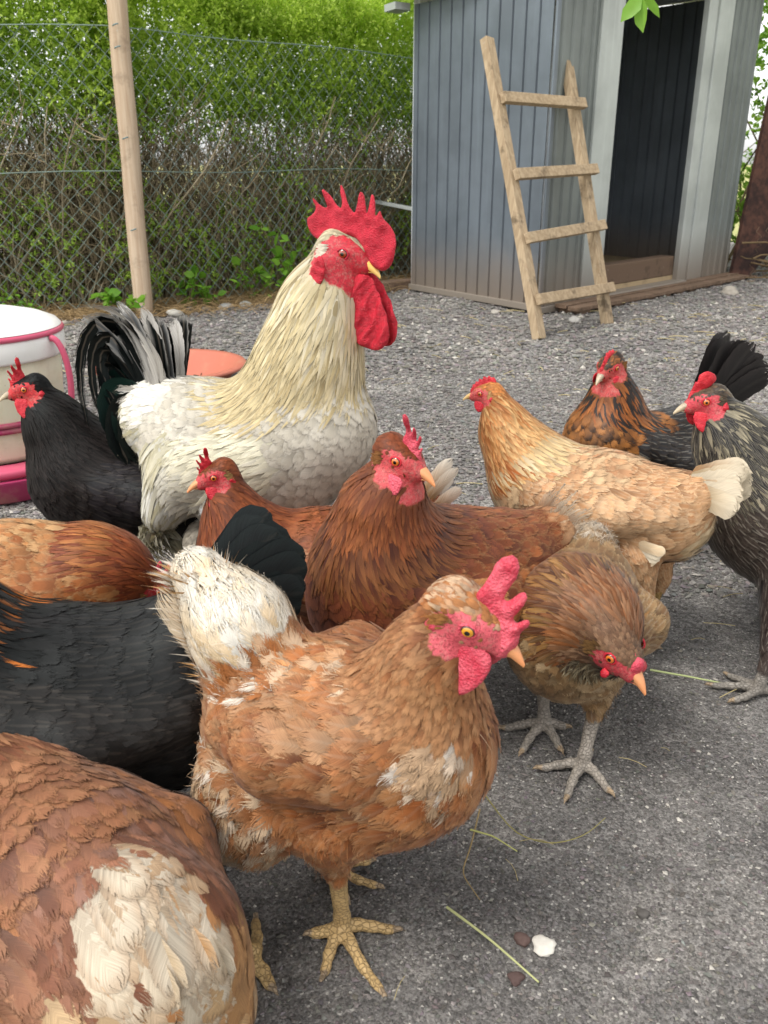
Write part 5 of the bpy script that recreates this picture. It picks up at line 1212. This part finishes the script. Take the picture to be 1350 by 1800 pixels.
# timber step under the doorway: planks on blocks
step = empty('timber_pallet', tuple(Cn + uf * 1.0 + nf * .1)); tag(step, 'dirty grey brown timber pallet lying along the foot of the shed front', 'pallet')
for i, (o0, z) in enumerate(((.055, .020), (.135, .014))):
    wo_ = wood_obj('plank', (Cn + uf * .12 + nf * o0 + np.array([0, 0, z + .012]), Cn + uf * (2.42 - i * .3) + nf * o0 + np.array([0, 0, z + .012])), .07, .020, M['old'], None, seed=i); put(wo_, step)
for i in range(13):
    b = Cn + uf * (.20 + .17 * i) + nf * .09; v, f = box(b[0], b[1], .008, .10, .13, .022, np.stack([uf, nf, [0, 0, 1]], 1)); put(mesh_obj('block', v, f, M['old'], None, False, {'grain': v}), step)

# ladder
lad = empty('wooden_ladder', (.88, 4.05, 0)); tag(lad, 'rough homemade wooden ladder with four nailed rungs leaning against the shed', 'ladder')
b1, t1 = np.array([.683, 3.859, .0]), np.array([.452, 4.345, 1.228]); b2, t2 = np.array([1.075, 4.250, .0]), np.array([.860, 4.690, 1.225])
nl = nrm(np.cross(b2 - b1, t1 - b1)); nl = nl if nl[1] < 0 else -nl
for k_, (b, tt) in enumerate(((b1, t1), (b2, t2))): put(wood_obj('rail', (b, tt), .052, .040, M['timber'], None, up=nl, seed=k_), lad)
def on_rail(b, tt, y_px, H=.72):
    F_ = np.array([0, math.cos(R(21.7)), -math.sin(R(21.7))]); U_ = np.array([0, math.sin(R(21.7)), math.cos(R(21.7))]); best = None
    for s in np.linspace(0, 1, 400):
        p = b + (tt - b) * s - np.array([0, 0, H]); y = 900 - 1540 * (p @ U_) / (p @ F_)
        if best is None or abs(y - y_px) < best[0]: best = (abs(y - y_px), s)
    return best[1]
for k_, (ya, yb, ex) in enumerate(((178, 188, .035), (312, 303, .05), (424, 402, .045), (531, 510, .035))):
    p = b1 + (t1 - b1) * on_rail(b1, t1, ya); q = b2 + (t2 - b2) * on_rail(b2, t2, yb); d = nrm(q - p)
    put(wood_obj('rung', (p - d * .010 + nl * .037, q + d * ex + nl * .037), .046, .030, M['timber'], None, up=nl, seed=k_ + 5), lad)

# ------------------------------------------------------------------ fence
M['wire'] = NT('green_wire').base(hx(128, 146, 138), .4, .5).m
M['staple'] = NT('staple').base(hx(110, 130, 130), .35, .5).m
FP = np.array([(-4.9, 3.66), (-1.22, 4.600), (.95, 6.62)]); seg = np.linalg.norm(np.diff(FP, axis=0), axis=1); cum = np.concatenate([[0], np.cumsum(seg)])
def fpt(s):
    s = np.asarray(s); return np.stack([np.interp(s, cum, FP[:, 0]), np.interp(s, cum, FP[:, 1])], -1)
fence = empty('wire_fence', (-1.22, 4.55, 0)); tag(fence, 'green chain link fence stretched in front of the hedge', 'fence')
cell = .076; HF = 1.27; nz = int(HF / (cell / 2)); zz = np.linspace(0.0, HF, nz + 1); wires = []
for k_ in range(int(cum[-1] / (cell / 2))):
    s = k_ * cell / 2 + cell / 2 * ((np.arange(nz + 1) + k_) % 2) + er.normal(0, .0015, nz + 1); p = fpt(s); wob = .012 * np.sin(s * 3 + zz * 2)
    top = 1 + .035 * np.clip((s - 2) / 2, 0, 1)
    wires.append(np.stack([p[:, 0] + .6 * wob, p[:, 1] - wob - .035, zz * top], -1))
wires = np.array(wires); V, F = tubes(wires, np.full(wires.shape[:2], .0019), 4)
put(mesh_obj('mesh', V, F, M['wire']), fence)
for hz in (1.262, .66):
    s = np.linspace(0, cum[-1], 30); p = fpt(s); w_ = np.stack([p[:, 0], p[:, 1] - .04, (hz + .008 * np.sin(s * 4)) * (1 + .035 * np.clip((s - 2) / 2, 0, 1))], -1)[None]
    V, F = tubes(w_, np.full((1, 30), .0026), 5); put(mesh_obj('line_wire', V, F, M['wire']), fence)
post = empty('fence_post', (-1.22, 4.50, 0)); tag(post, 'pale wooden fence post standing before the hedge', 'post')
n_ = 16; hs2 = np.linspace(-.02, 1.75, 24); a = np.linspace(0, 2 * np.pi, n_, endpoint=False)
V = np.array([(-1.222 + .010 * h + (.045 - .001 * h) * math.copysign(abs(math.cos(x)) ** .75, math.cos(x)) + .002 * math.sin(h * 9 + x * 2), 4.515 + .012 * h + .045 * math.copysign(abs(math.sin(x)) ** .75, math.sin(x)), h) for h in hs2 for x in a])
F = np.array([(i * n_ + j, i * n_ + (j+1) % n_, (i+1) * n_ + (j+1) % n_, (i+1) * n_ + j) for i in range(len(hs2)-1) for j in range(n_)])
put(mesh_obj('shaft', V, F, M['post'], None, True, {'grain': np.stack([V[:, 2], V[:, 0], V[:, 1]], -1)}), post)
for h in (1.30, 1.21, .83, .42, .05):
    s = np.linspace(0, np.pi, 7); P_ = np.stack([-1.222 + .010 * h + .012 * np.cos(s), np.full(7, 4.462 + .01 * h) - .012 * np.sin(s), np.full(7, h) + .004 * np.cos(s)], -1)[None]
    V, F = tubes(P_, np.full((1, 7), .0035), 6); put(mesh_obj('staple', V, F, M['staple']), post)

# ------------------------------------------------------------------ hedge
def leaf_mat(name, trans=.5):
    t = NT(name); a = t.attr('Col'); n_ = t.noise(t.obj(), 40, 2); c = t.mix(t.mapr(n_.outputs[0], .35, .65, 0, .3), a.outputs['Color'], hx(120, 156, 54))
    t.base(c, .45, .35); tr = t.n('ShaderNodeBsdfTranslucent'); t.l(c, tr.inputs[0]); ms = t.n('ShaderNodeMixShader'); ms.inputs[0].default_value = trans
    t.l(t.b.outputs[0], ms.inputs[1]); t.l(tr.outputs[0], ms.inputs[2]); t.l(ms.outputs[0], t.out.inputs[0]); return t.m
M['leaf'] = leaf_mat('leaf_green')
t = NT('twig_bark'); a_ = t.attr('Col'); n_ = t.noise(t.obj(), 60, 4); t.base(t.mix(n_.outputs[0], a_.outputs['Color'], hx(96, 84, 62)), .85, .15); M['bark'] = t.m
def leaves(name, root, P, D, L, W, cols, seed, parent_obj=None, mat=None, fold=.25):
    r = np.random.default_rng(seed); N = len(P); D = nrm(D); rf = nrm(np.cross(D, nrm(r.normal(size=(N, 3)) + np.array([0, 0, 1.2])))); up_ = np.cross(rf, D)
    vs = [(0, 0, 0), (.35, .5, 1), (.7, .42, 1), (1, 0, 0), (.7, -.42, 1), (.35, -.5, 1), (.5, 0, 0)]
    V = np.stack([P + D * (L * a)[:, None] + rf * (W * 2 * b)[:, None] + up_ * (W * fold * c - L * .12 * a * a)[:, None] for a, b, c in vs], 1)
    F = (np.array([(0, 6, 1), (1, 6, 2), (2, 6, 3), (0, 5, 6), (5, 4, 6), (4, 3, 6)])[None] + 7 * np.arange(N)[:, None, None]).reshape(-1, 3)
    C = np.repeat(np.concatenate([cols, np.ones((N, 1))], 1), 7, 0)
    return put(mesh_obj(name, V.reshape(-1, 3), F, mat or M['leaf'], None, True, {'Col': C}), root)
hedge = empty('hedge', (-1.0, 5.3, 0)); tag(hedge, 'tall privet hedge, bright green at the top and bare twiggy below', 'hedge')
r = np.random.default_rng(5)
def hpt(s, off):     # point beside the fence line, off metres behind
    p = fpt(s); q = fpt(s + .02); d = nrm(q - p); n = np.stack([-d[:, 1], d[:, 0]], -1); return p + n * np.asarray(off)[:, None]
NS = 2300; K = 9; s = r.uniform(0, cum[-1], NS); off = r.uniform(.16, .62, NS); base = hpt(s, off); hgt = r.uniform(.6, 1.2, NS)
P = np.zeros((NS, K, 3)); P[:, 0, :2] = base; dirs = np.stack([r.normal(0, .20, NS), r.normal(0, .12, NS), np.ones(NS)], -1)
for k_ in range(1, K):
    dirs = nrm(dirs * .88 + r.normal(0, .20, (NS, 3)) * np.array([1, .6, .2]) + np.array([0, 0, .14])); P[:, k_] = P[:, k_-1] + dirs * (hgt / (K-1))[:, None]
rad = (r.uniform(.0028, .0085, NS))[:, None] * np.linspace(1, .35, K)[None]; V1, F1 = tubes(P, rad, 5)
# side twigs
NTW = 20500; pi_ = r.integers(0, NS, NTW); kk = r.integers(1, K - 1, NTW); p0 = P[pi_, kk]; K2 = 5
d2 = nrm(np.stack([r.normal(0, .8, NTW), r.normal(.1, .45, NTW), r.normal(.75, .5, NTW)], -1)); LT = r.uniform(.08, .32, NTW); Q = np.zeros((NTW, K2, 3)); Q[:, 0] = p0
for k_ in range(1, K2): d2 = nrm(d2 + r.normal(0, .22, (NTW, 3)) + np.array([0, 0, .06])); Q[:, k_] = Q[:, k_-1] + d2 * (LT / (K2-1))[:, None]
V2, F2 = tubes(Q, r.uniform(.0013, .0032, NTW)[:, None] * np.linspace(1, .4, K2)[None], 4)
cb = np.repeat(lin(np.array((188, 176, 150)))[None] * r.uniform(.55, 1.3, (NS, 1)), K * 5, 0); cb2 = np.repeat(lin(np.array((196, 178, 146)))[None] * r.uniform(.5, 1.35, (NTW, 1)), K2 * 4, 0)
C_ = np.concatenate([cb, cb2]); C_ = np.concatenate([C_, np.ones((len(C_), 1))], 1)
put(mesh_obj('branches', np.concatenate([V1, V2]), np.concatenate([F1, F2 + len(V1)]), M['bark'], None, True, {'Col': C_}), hedge)
# leaf sprays: dense above, sparse below
NSP = 38000; s = r.uniform(0, cum[-1], NSP); off = r.uniform(-.02, .62, NSP); z = .96 + 1.0 * r.beta(1.3, 1.3, NSP)
top = 1.72 + .10 * np.sin(s * 2.3) + .10 * vn2(s, s * 0, 3.1, 4) + .05 * np.sin(s * 7.7)
z = np.minimum(z, top + r.uniform(-.25, .0, NSP)); z -= .10 * vn2(s, off, 4, 8)
p = hpt(s, off + (1.3 - z) * -.06); bs = np.concatenate([p, z[:, None]], 1)
NL = 15000; s = r.uniform(0, cum[-1], NL); off = r.uniform(-.02, .55, NL); zl = r.uniform(.05, 1.15, NL); keep = vn2(s * 1.0, zl * 1.0, 4.5, 12) * .65 + .35 * (zl > .8) + .22 * (zl < .4) > .36
bs2 = np.concatenate([hpt(s, off), zl[:, None]], 1)[keep]
def spray(B, n, L0, seed):
    r = np.random.default_rng(seed); N = len(B); ax = nrm(np.stack([r.normal(0, .5, N), r.normal(-.25, .4, N), r.normal(.9, .35, N)], -1)); i = np.repeat(np.arange(N), n)
    t_ = r.random(len(i)); P = B[i] + ax[i] * (t_ * .085)[:, None] + r.normal(0, .003, (len(i), 3)); rad_ = nrm(r.normal(size=(len(i), 3))); D = nrm(ax[i] * .6 + rad_ * .8)
    return P, D, L0 * r.uniform(.7, 1.2, len(i)) * (1 - .35 * t_), i, t_
Pl, Dl, Ll, il, tl_ = spray(bs, 8, .030, 1); nv = vn2(Pl[:, 0] + Pl[:, 1], Pl[:, 2], 5, 3)[:, None]
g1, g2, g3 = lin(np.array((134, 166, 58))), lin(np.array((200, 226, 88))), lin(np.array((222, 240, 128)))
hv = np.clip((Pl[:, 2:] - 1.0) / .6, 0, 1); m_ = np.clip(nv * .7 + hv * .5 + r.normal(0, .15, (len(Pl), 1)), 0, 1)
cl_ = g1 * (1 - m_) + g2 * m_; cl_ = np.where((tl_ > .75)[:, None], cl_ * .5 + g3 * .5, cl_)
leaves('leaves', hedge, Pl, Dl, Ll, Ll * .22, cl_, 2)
Pl, Dl, Ll, il, tl_ = spray(bs2, 8, .028, 3); m_ = r.random((len(Pl), 1)); leaves('leaves', hedge, Pl, Dl, Ll, Ll * .22, lin(np.array((130, 164, 60))) * (1 - m_) + lin(np.array((186, 216, 92))) * m_, 4)

# weeds at the foot of the hedge
def weed(x, y, h, n, L, seed, label, cols=((96, 150, 44), (140, 190, 66)), W=.34, cat='plant', spread=.5):
    r = np.random.default_rng(seed); root = empty('leafy_weed', (x, y, 0)); tag(root, label, cat)
    st = []
    for i in range(n):
        d = nrm(np.array([r.normal(0, spread), r.normal(-.15, spread * .6), 1.0])); hh = h * r.uniform(.5, 1); k_ = np.linspace(0, 1, 6)[:, None]; st.append(np.array([x, y, 0]) + r.normal(0, .03, 3) * [1, 1, 0] + d * hh * k_ + np.array([d[0], d[1], -.2]) * hh * k_ ** 2 * .5)
    st = np.array(st); V, F = tubes(st, np.full(st.shape[:2], .0022), 5); put(mesh_obj('stem', V, F, M['bark'], None, True, {'Col': np.tile([*lin(np.array((120, 120, 60))), 1], (len(V), 1))}), root)
    m = n * 9; i = r.integers(0, n, m); kk = r.integers(1, 6, m); P = st[i, kk]; D = np.stack([r.normal(0, .8, m), r.normal(-.5, .6, m), r.normal(.2, .4, m)], -1)
    LL = L * r.uniform(.55, 1.15, m); mm_ = r.random((m, 1)); leaves('leaves', root, P, D, LL, LL * W, lin(np.array(cols[0])) * (1 - mm_) + lin(np.array(cols[1])) * mm_, seed, fold=.12); return root
weed(-.50, 5.10, .52, 9, .075, 1, 'broad leaved bramble at the hedge foot beside the rooster comb', spread=.32)
weed(-.95, 4.78, .22, 8, .060, 2, 'low clump of bright green weeds right of the fence post')
weed(-1.34, 4.50, .20, 5, .065, 3, 'small weed with broad leaves hugging the left of the post')
weed(-.72, 5.0, .26, 9, .035, 4, 'fine leaved green shoots between the post and the bramble', W=.26)
weed(-1.75, 4.42, .20, 8, .035, 5, 'low green shoots above the feeder by the fence', W=.26)

# dry grass and twigs along the hedge foot
N = 6600; s = r.uniform(.8, cum[-1], N); p = hpt(s, r.normal(-.02, .13, N)); K3 = 4; a = r.uniform(0, 6.28, N); L = r.uniform(.05, .20, N); dd = np.stack([np.cos(a), np.sin(a) * .6, r.uniform(0.0, .55, N) ** 1.5], -1)
P_ = np.stack([np.concatenate([p, np.zeros((N, 1))], 1) + dd * (L * t_)[:, None] + np.array([0, 0, 1]) * (.004 + .03 * r.random(N) * np.sin(t_ * 3.1))[:, None] for t_ in np.linspace(0, 1, K3)], 1)
V, F = tubes(P_, r.uniform(.0009, .0020, N)[:, None] * np.linspace(1, .5, K3)[None], 3); cc = np.repeat(lin(np.array((176, 148, 106)))[None] * r.uniform(.45, 1.15, (N, 1)), K3 * 3, 0)
M['straw'] = NT('dry_straw'); a_ = M['straw'].attr('Col'); M['straw'].base(a_.outputs['Color'], .7, .25); M['straw'] = M['straw'].m
tag(mesh_obj('dry_grass', V, F, M['straw'], None, True, {'Col': np.concatenate([cc, np.ones((len(cc), 1))], 1)}), kind='stuff')
# dead leaf litter strip under the hedge
V, F = gridsheet(-5.0, .6, 3.5, 6.8, .05); cxy = V[F].mean(1)[:, :2]
fs = np.linspace(0, cum[-1], 120); fp_ = fpt(fs); dmin = np.array([np.min(np.hypot(*(fp_ - q_).T)) for q_ in cxy]); sidev = np.array([(q_ - fp_[np.argmin(np.hypot(*(fp_ - q_).T))]) @ np.array([-.5, .86]) for q_ in cxy])
F = F[(dmin < .17) | ((sidev > 0) & (dmin < .9))]; V[:, 2] += .006
t = NT('leaf_litter'); o = t.obj(); n1 = t.noise(o, 40, 5, .7); n2 = t.noise(o, 5, 3); t.base(t.mix(t.mapr(n1.outputs[0], .35, .65), hx(84, 70, 52), hx(140, 118, 88)), .95, .1); t.bump(n1.outputs[0], .9, .01)
tag(mesh_obj('leaf_litter', V, F, t.m), kind='structure')

# scattered straw on the gravel
N = 330; r = np.random.default_rng(17); y = r.uniform(.45, 4.4, N) ; x = (r.random(N) * 2 - 1) * (.5 * y); near = r.random(N) < .45; x = np.where(near, r.uniform(.2, 2.2, N), x); y = np.where(near, r.uniform(2.6, 4.9, N), y)
a = r.uniform(0, 6.28, N); L = r.uniform(.01, .07, N) * (.5 + .2 * y); bend = r.normal(0, .2, N)
P_ = np.stack([np.stack([x + np.cos(a + bend * t_) * L * t_, y + np.sin(a + bend * t_) * L * t_, ground_z(x, y) + .005 + .003 * np.sin(t_ * 3) + .002 * y], -1) for t_ in (0, .33, .66, 1)], 1)
V, F = tubes(P_, (r.uniform(.00035, .0008, N) * (.7 + .35 * y))[:, None] * np.ones(4), 4); cc = np.repeat(lin(np.array((190, 174, 126)))[None] * r.uniform(.5, 1.1, (N, 1)), 16, 0)
tag(mesh_obj('loose_straw', V, F, M['straw'], None, True, {'Col': np.concatenate([cc, np.ones((len(cc), 1))], 1)}), kind='stuff')
def stalk(pts, r0, col, name, label, cat='stalk'):
    pts = np.array(pts, float); n = 16; tt = np.linspace(0, 1, n); u = np.linspace(0, 1, len(pts)); P = np.stack([np.interp(tt, u, pts[:, k]) for k in range(3)], -1)
    for _ in range(2): P[1:-1] = (P[:-2] + P[1:-1] * 2 + P[2:]) / 4
    P[:, 2] += ground_z(P[:, 0], P[:, 1]); V, F = tubes(P[None], np.full((1, n), r0) * np.linspace(1, .6, n), 6)
    return tag(mesh_obj(name, V, F, M['straw'], None, True, {'Col': np.tile([*lin(np.array(col)), 1], (len(V), 1))}), label, cat)
stalk([(.065, .690, .006), (.105, .645, .008), (.145, .600, .006)], .0016, (178, 180, 128), 'grass_stalk', 'long pale green grass stalk on the dirt left of the white dropping')
stalk([(.405, 1.150, .008), (.455, 1.130, .010), (.520, 1.110, .006)], .0018, (172, 182, 128), 'grass_stalk', 'green grass stalk lying between the bearded hen and the grey foot')
stalk([(.125, .870, .005), (.150, .800, .008), (.190, .785, .006), (.232, .800, .006), (.262, .830, .005)], .0009, (138, 130, 80), 'plant_stem', 'thin curling brown stem right of the front hen')
stalk([(.115, .845, .006), (.098, .780, .008), (.084, .740, .006), (.100, .700, .006)], .0011, (150, 130, 92), 'plant_stem', 'thin dry stem bending down beside the front hen breast')
stalk([(.100, .808, .008), (.125, .795, .010), (.150, .775, .006)], .0012, (176, 176, 110), 'grass_stalk', 'short green grass blade near the front hen breast')
stalk([(.355, .585, .005), (.395, .600, .007), (.44, .622, .006)], .0035, (112, 104, 98), 'stick', 'short grey stick at the bottom right corner', 'stick')
def rock(x, y, s, col, name, label, cat='stone', seed=0, flat=.6, z=0.0):
    import bmesh as _b
    bm = _b.new(); _b.ops.create_icosphere(bm, subdivisions=3, radius=1); V = np.array([v.co[:] for v in bm.verts]); F = np.array([[v.index for v in f.verts] for f in bm.faces]); bm.free()
    V = V * (1 + .20 * pnoise(V, 1.6, seed) + .16 * pnoise(V, 4, seed + 1) + .10 * pnoise(V, 9, seed + 2))[:, None]; V[:, 2] *= flat; V = V * s
    t = NT('stone_' + cat.replace(' ', '_')); n1 = t.noise(t.obj(), 6 / s * .2, 4, .65); t.base(t.mix(n1.outputs[0], tuple(c_ * .6 for c_ in hx(*col)), hx(*col)), .85, .2); t.bump(n1.outputs[0], .6, s * .08)
    o = mesh_obj(name, V, F, t.m, None, True); o.location = (x, y, z + s * flat * .55 + float(ground_z(np.array([x]), np.array([y]))[0])); return tag(o, label, cat)
rock(.157, .646, .013, (236, 230, 218), 'dropping', 'white chalky dropping on the dirt at the lower right', 'dropping', 3, .3)
rock(.137, .650, .008, (110, 90, 84), 'dropping', 'brown lump touching the left side of the white dropping', 'dropping', 4, .7)
rock(.268, .690, .007, (100, 96, 92), 'stone', 'dark grey pebble on the dirt right of the white dropping', 'stone', 5)
rock(.125, .606, .007, (96, 78, 74), 'dropping', 'small brown lump at the end of the long stalk', 'dropping', 6, .6)
for i, (x, y, s, c, lb) in enumerate(((-1.28, 4.30, .050, (176, 156, 128), 'tan rounded stone at the foot of the fence post, behind the rooster tail'), (-1.06, 4.50, .036, (186, 182, 172), 'flat pale stone lying right of the fence post'), (-.84, 4.72, .036, (160, 158, 154), 'grey stone, largest of the row before the hedge'), (-.94, 4.68, .026, (150, 146, 140), 'small grey stone second in the row before the hedge'), (-.74, 4.80, .034, (178, 176, 168), 'pale stone at the right end of the row before the hedge'), (-1.02, 4.66, .022, (140, 136, 130), 'little dark stone at the left end of the row before the hedge'), (-1.52, 4.20, .030, (166, 158, 146), 'pale stone between the feeder and the fence'), (2.05, 5.30, .045, (170, 162, 150), 'rounded stone lying right of the shed pallet'), (.93, 4.30, .030, (190, 186, 180), 'pale stone on the gravel between the ladder feet'), (.58, 4.62, .028, (176, 170, 160), 'grey stone by the left wall of the shed'))):
    rock(x, y, s, c, 'stone', lb, 'stone', 10 + i)

# edging board by the shed corner and the metal strip behind
wb = wood_obj('edging_board', ((-.35, 5.20, .03), (.20, 5.55, .03)), .10, .06, M['old'], bev=.006); tag(wb, 'weathered edging board on the ground left of the shed', 'board')
v, f = bar((-.05, 5.75, .50), (.30, 5.60, .44), .05, .02); tag(bevel(mesh_obj('metal_bracket', v, f, M['trim'], None, False)), 'pale metal strip sticking out behind the left edge of the shed', 'bracket')
# rusty sheet on the right of the shed
sh_p = np.array([(2.30, 6.02, .02), (2.42, 6.05, 0.0), (2.95, 6.30, .55), (3.05, 6.35, 1.12), (2.42, 6.10, 1.16)]); off_ = np.array([.01, -.025, .0])
V = np.concatenate([sh_p, sh_p + off_]); F5 = np.array([[0, 1, 2, 3, 4], [9, 8, 7, 6, 5]]); F4 = np.array([[i, i + 5, (i+1) % 5 + 5, (i+1) % 5] for i in range(5)])
t = NT('rusty_panel'); n1 = t.noise(t.obj(), 4, 5, .65); n2 = t.noise(t.obj(), 30, 4); t.base(t.mix(t.mapr(t.math('ADD', t.math('MULTIPLY', n1.outputs[0], .7), t.math('MULTIPLY', n2.outputs[0], .3)), .4, .6), hx(50, 38, 36), hx(92, 64, 54)), .8, .2)
tag(mesh_obj('panel', V, [F5, F4], t.m, None, False), 'dark rusty brown sheet leaning beside the right side of the shed', 'sheet')

# bush right of the shed
bush = empty('bush', (3.2, 7.2, 0)); tag(bush, 'bright green bush behind the shed at the right edge', 'bush'); r = np.random.default_rng(31)
NB = 60; P = np.zeros((NB, 7, 3)); P[:, 0] = np.stack([r.uniform(2.4, 4.4, NB), r.uniform(6.6, 7.8, NB), np.zeros(NB)], -1); d = np.stack([r.normal(0, .3, NB), r.normal(0, .3, NB), np.ones(NB)], -1)
for k_ in range(1, 7): d = nrm(d + r.normal(0, .18, (NB, 3))); P[:, k_] = P[:, k_-1] + d * .34
V, F = tubes(P, r.uniform(.006, .014, NB)[:, None] * np.linspace(1, .4, 7), 5); put(mesh_obj('branches', V, F, M['bark'], None, True, {'Col': np.tile([*lin(np.array((104, 90, 66))), 1], (len(V), 1))}), bush)
B = np.stack([r.uniform(2.3, 4.6, 3600), r.uniform(6.5, 7.9, 3600), .15 + 2.1 * r.random(3600)], -1); B = B[vn2(B[:, 0], B[:, 2], 2.5, 9) > .30]
Pl, Dl, Ll, il, tl_ = spray(B, 8, .055, 9); m_ = r.random((len(Pl), 1)); leaves('leaves', bush, Pl, Dl, Ll, Ll * .26, lin(np.array((92, 140, 40))) * (1 - m_) + lin(np.array((160, 196, 72))) * m_, 6)
# sagging wire by the rusty sheet and dead branches
fr = empty('wire_netting', (2.7, 5.9, 0)); tag(fr, 'sagging rusty wire netting on the ground at the right edge', 'netting')
w_ = []
for k_ in range(12):
    s = np.linspace(0, 1, 14); w_.append(np.stack([2.38 + k_ * .085 + .03 * (np.arange(14) % 2), 5.80 + .06 * np.sin(s * 6 + k_) + s * .12, s * .34], -1))
V, F = tubes(np.array(w_), np.full((12, 14), .0022), 4); M['rwire'] = NT('rusty_wire').base(hx(104, 84, 66), .7, .3).m; put(mesh_obj('mesh', V, F, M['rwire']), fr)
br = []
for k_ in range(26):
    p = np.array([r.uniform(2.2, 3.3), r.uniform(5.75, 6.3), r.uniform(.0, .25)]); d = nrm(np.array([r.normal(0, 1), r.normal(0, .3), r.normal(.1, .35)])); br.append(p + d * np.linspace(0, r.uniform(.2, .6), 6)[:, None] + r.normal(0, .008, (6, 3)))
V, F = tubes(np.array(br), np.linspace(.007, .003, 6)[None] * np.ones((26, 1)), 5); tag(mesh_obj('brushwood', V, F, M['bark'], None, True, {'Col': np.tile([*lin(np.array((130, 108, 80))), 1], (len(V), 1))}), 'pile of dead twigs on the ground by the rusty sheet', 'brushwood')
# twig with leaves hanging into the frame
tw = empty('hanging_branch', (.64, 2.42, 1.24)); tag(tw, 'small twig of bright green leaves hanging in at the top edge', 'branch')
P = np.array([[(.640, 2.42, 1.24), (.622, 2.38, 1.17), (.608, 2.35, 1.115), (.602, 2.34, 1.078)]]); V, F = tubes(P, np.array([[.003, .0025, .002, .0012]]), 6); put(mesh_obj('stem', V, F, M['bark'], None, True, {'Col': np.tile([*lin(np.array((120, 130, 60))), 1], (len(V), 1))}), tw)
LP = P[0][[3, 3, 3, 2, 2, 1, 1]] + np.array([0, 0, .001]); LD = np.array([(.0, -.2, -1), (-.7, -.2, -.7), (.7, -.2, -.6), (-1, -.1, -.35), (.9, 0, -.2), (-.8, 0, .1), (.8, 0, .1)], float)
LL = np.array([.075, .070, .062, .080, .065, .06, .06]); leaves('leaves', tw, LP, LD, LL, LL * .26, np.tile(lin(np.array((132, 178, 70))), (7, 1)), 8, fold=.3)

# ------------------------------------------------------------------ feeder and dish
def lathe(prof_, n=72, c=(0, 0, 0)):
    prof_ = np.array(prof_); a = np.linspace(0, 2 * np.pi, n, endpoint=False); K = len(prof_)
    V = np.stack([np.outer(np.cos(a), prof_[:, 0]), np.outer(np.sin(a), prof_[:, 0]), np.tile(prof_[:, 1], (n, 1))], -1).reshape(-1, 3) + np.array(c)
    i = np.arange(n)[:, None]; j = np.arange(K - 1)[None]; i2 = (i + 1) % n
    return V, np.stack([i * K + j, i2 * K + j, i2 * K + j + 1, i * K + j + 1], -1).reshape(-1, 4)
def plastic(name, c, rough=.35, dirty=.4, sss=0):
    t = NT(name); n1 = t.noise(t.obj(), 14, 5, .65); n2 = t.noise(t.obj(), 180, 3); cc = t.mix(t.mapr(n1.outputs[0], .48, .72, 0, dirty), c, hx(168, 150, 118))
    cc = t.mix(t.mapr(n2.outputs[0], .68, .74, 0, .5), cc, hx(120, 104, 80)); t.base(cc, rough, .4); t.b.inputs['Subsurface Weight'].default_value = sss; t.b.inputs['Subsurface Scale'].default_value = .02; t.bump(n1.outputs[0], .1, .004); return t.m
M['cream'] = plastic('cream_plastic', hx(212, 204, 180), .4, .35, .1); M['white'] = plastic('white_plastic', hx(228, 226, 222), .35, .15); M['magenta'] = plastic('magenta_plastic', hx(150, 44, 84), .35, .3); M['pink'] = plastic('pink_plastic', hx(198, 84, 112), .35, .2)
fd = empty('poultry_feeder', (-.930, 2.02, 0)); tag(fd, 'round cream bucket feeder with white lid, pink rims and magenta tray', 'feeder'); fd_c = (0, 0, 0)
for nm, pf_, m_ in (('tray', [(.0, .004), (.190, .004), (.205, .012), (.214, .052), (.220, .062), (.213, .064), (.200, .050), (.17, .045), (0, .045)], 'magenta'), ('rim', [(.160, .064), (.206, .066), (.210, .080), (.200, .086), (.160, .086)], 'pink'),
                    ('bucket', [(.0, .086), (.150, .086), (.156, .10), (.163, .17), (.168, .25), (.174, .325), (.17, .325), (0, .32)], 'cream'), ('hoop', [(.162, .158), (.172, .158), (.174, .163), (.172, .168), (.165, .170), (.173, .172), (.175, .177), (.172, .182), (.163, .182)], 'magenta'),
                    ('lid_band', [(.172, .312), (.182, .312), (.185, .318), (.185, .352), (.181, .360), (.172, .360)], 'white'), ('lid_rim', [(.170, .3605), (.184, .3605), (.187, .366), (.183, .372), (.170, .373)], 'pink'), ('lid', [(.181, .3735), (.172, .384), (.14, .398), (.09, .410), (.04, .416), (0, .417)], 'white')):
    o = mesh_obj(nm, *lathe(pf_), M[m_], fd)
s = np.linspace(-.1, np.pi + .1, 20); P_ = np.stack([.182 + .030 * np.sin(s), np.full(20, -.045), .26 + .095 * np.cos(s)], -1)[None]; V, F = tubes(P_, np.full((1, 20), .0075), 8); mesh_obj('handle', V, F, M['pink'], fd)
dish = empty('clay_saucer', (-.725, 2.96, 0)); tag(dish, 'terracotta plastic saucer on the gravel behind the rooster tail', 'saucer')
M['terra'] = plastic('terracotta', hx(178, 104, 84), .5, .2)
mesh_obj('bowl', *lathe([(0, .006), (.165, .004), (.175, .010), (.225, .072), (.252, .076), (.256, .082), (.250, .088), (.226, .086), (.172, .020), (0, .016)]), M['terra'], dish)
N = 260; r = np.random.default_rng(8); a = r.uniform(0, 6.28, N); q = .13 * np.sqrt(r.random(N)); P0 = np.stack([np.cos(a) * q + .03, np.sin(a) * q - .03, .019 + .006 * r.random(N)], -1); dd = nrm(r.normal(size=(N, 3)) * [1, 1, .15]) * .02
V, F = tubes(np.stack([P0, P0 + dd], 1), np.full((N, 2), .0022), 4); tag(put(mesh_obj('debris', V + np.array([-.725, 2.96, 0]), F, M['bark'], None, True, {'Col': np.tile([*lin(np.array((60, 52, 44))), 1], (len(V), 1))}), dish), kind='stuff')
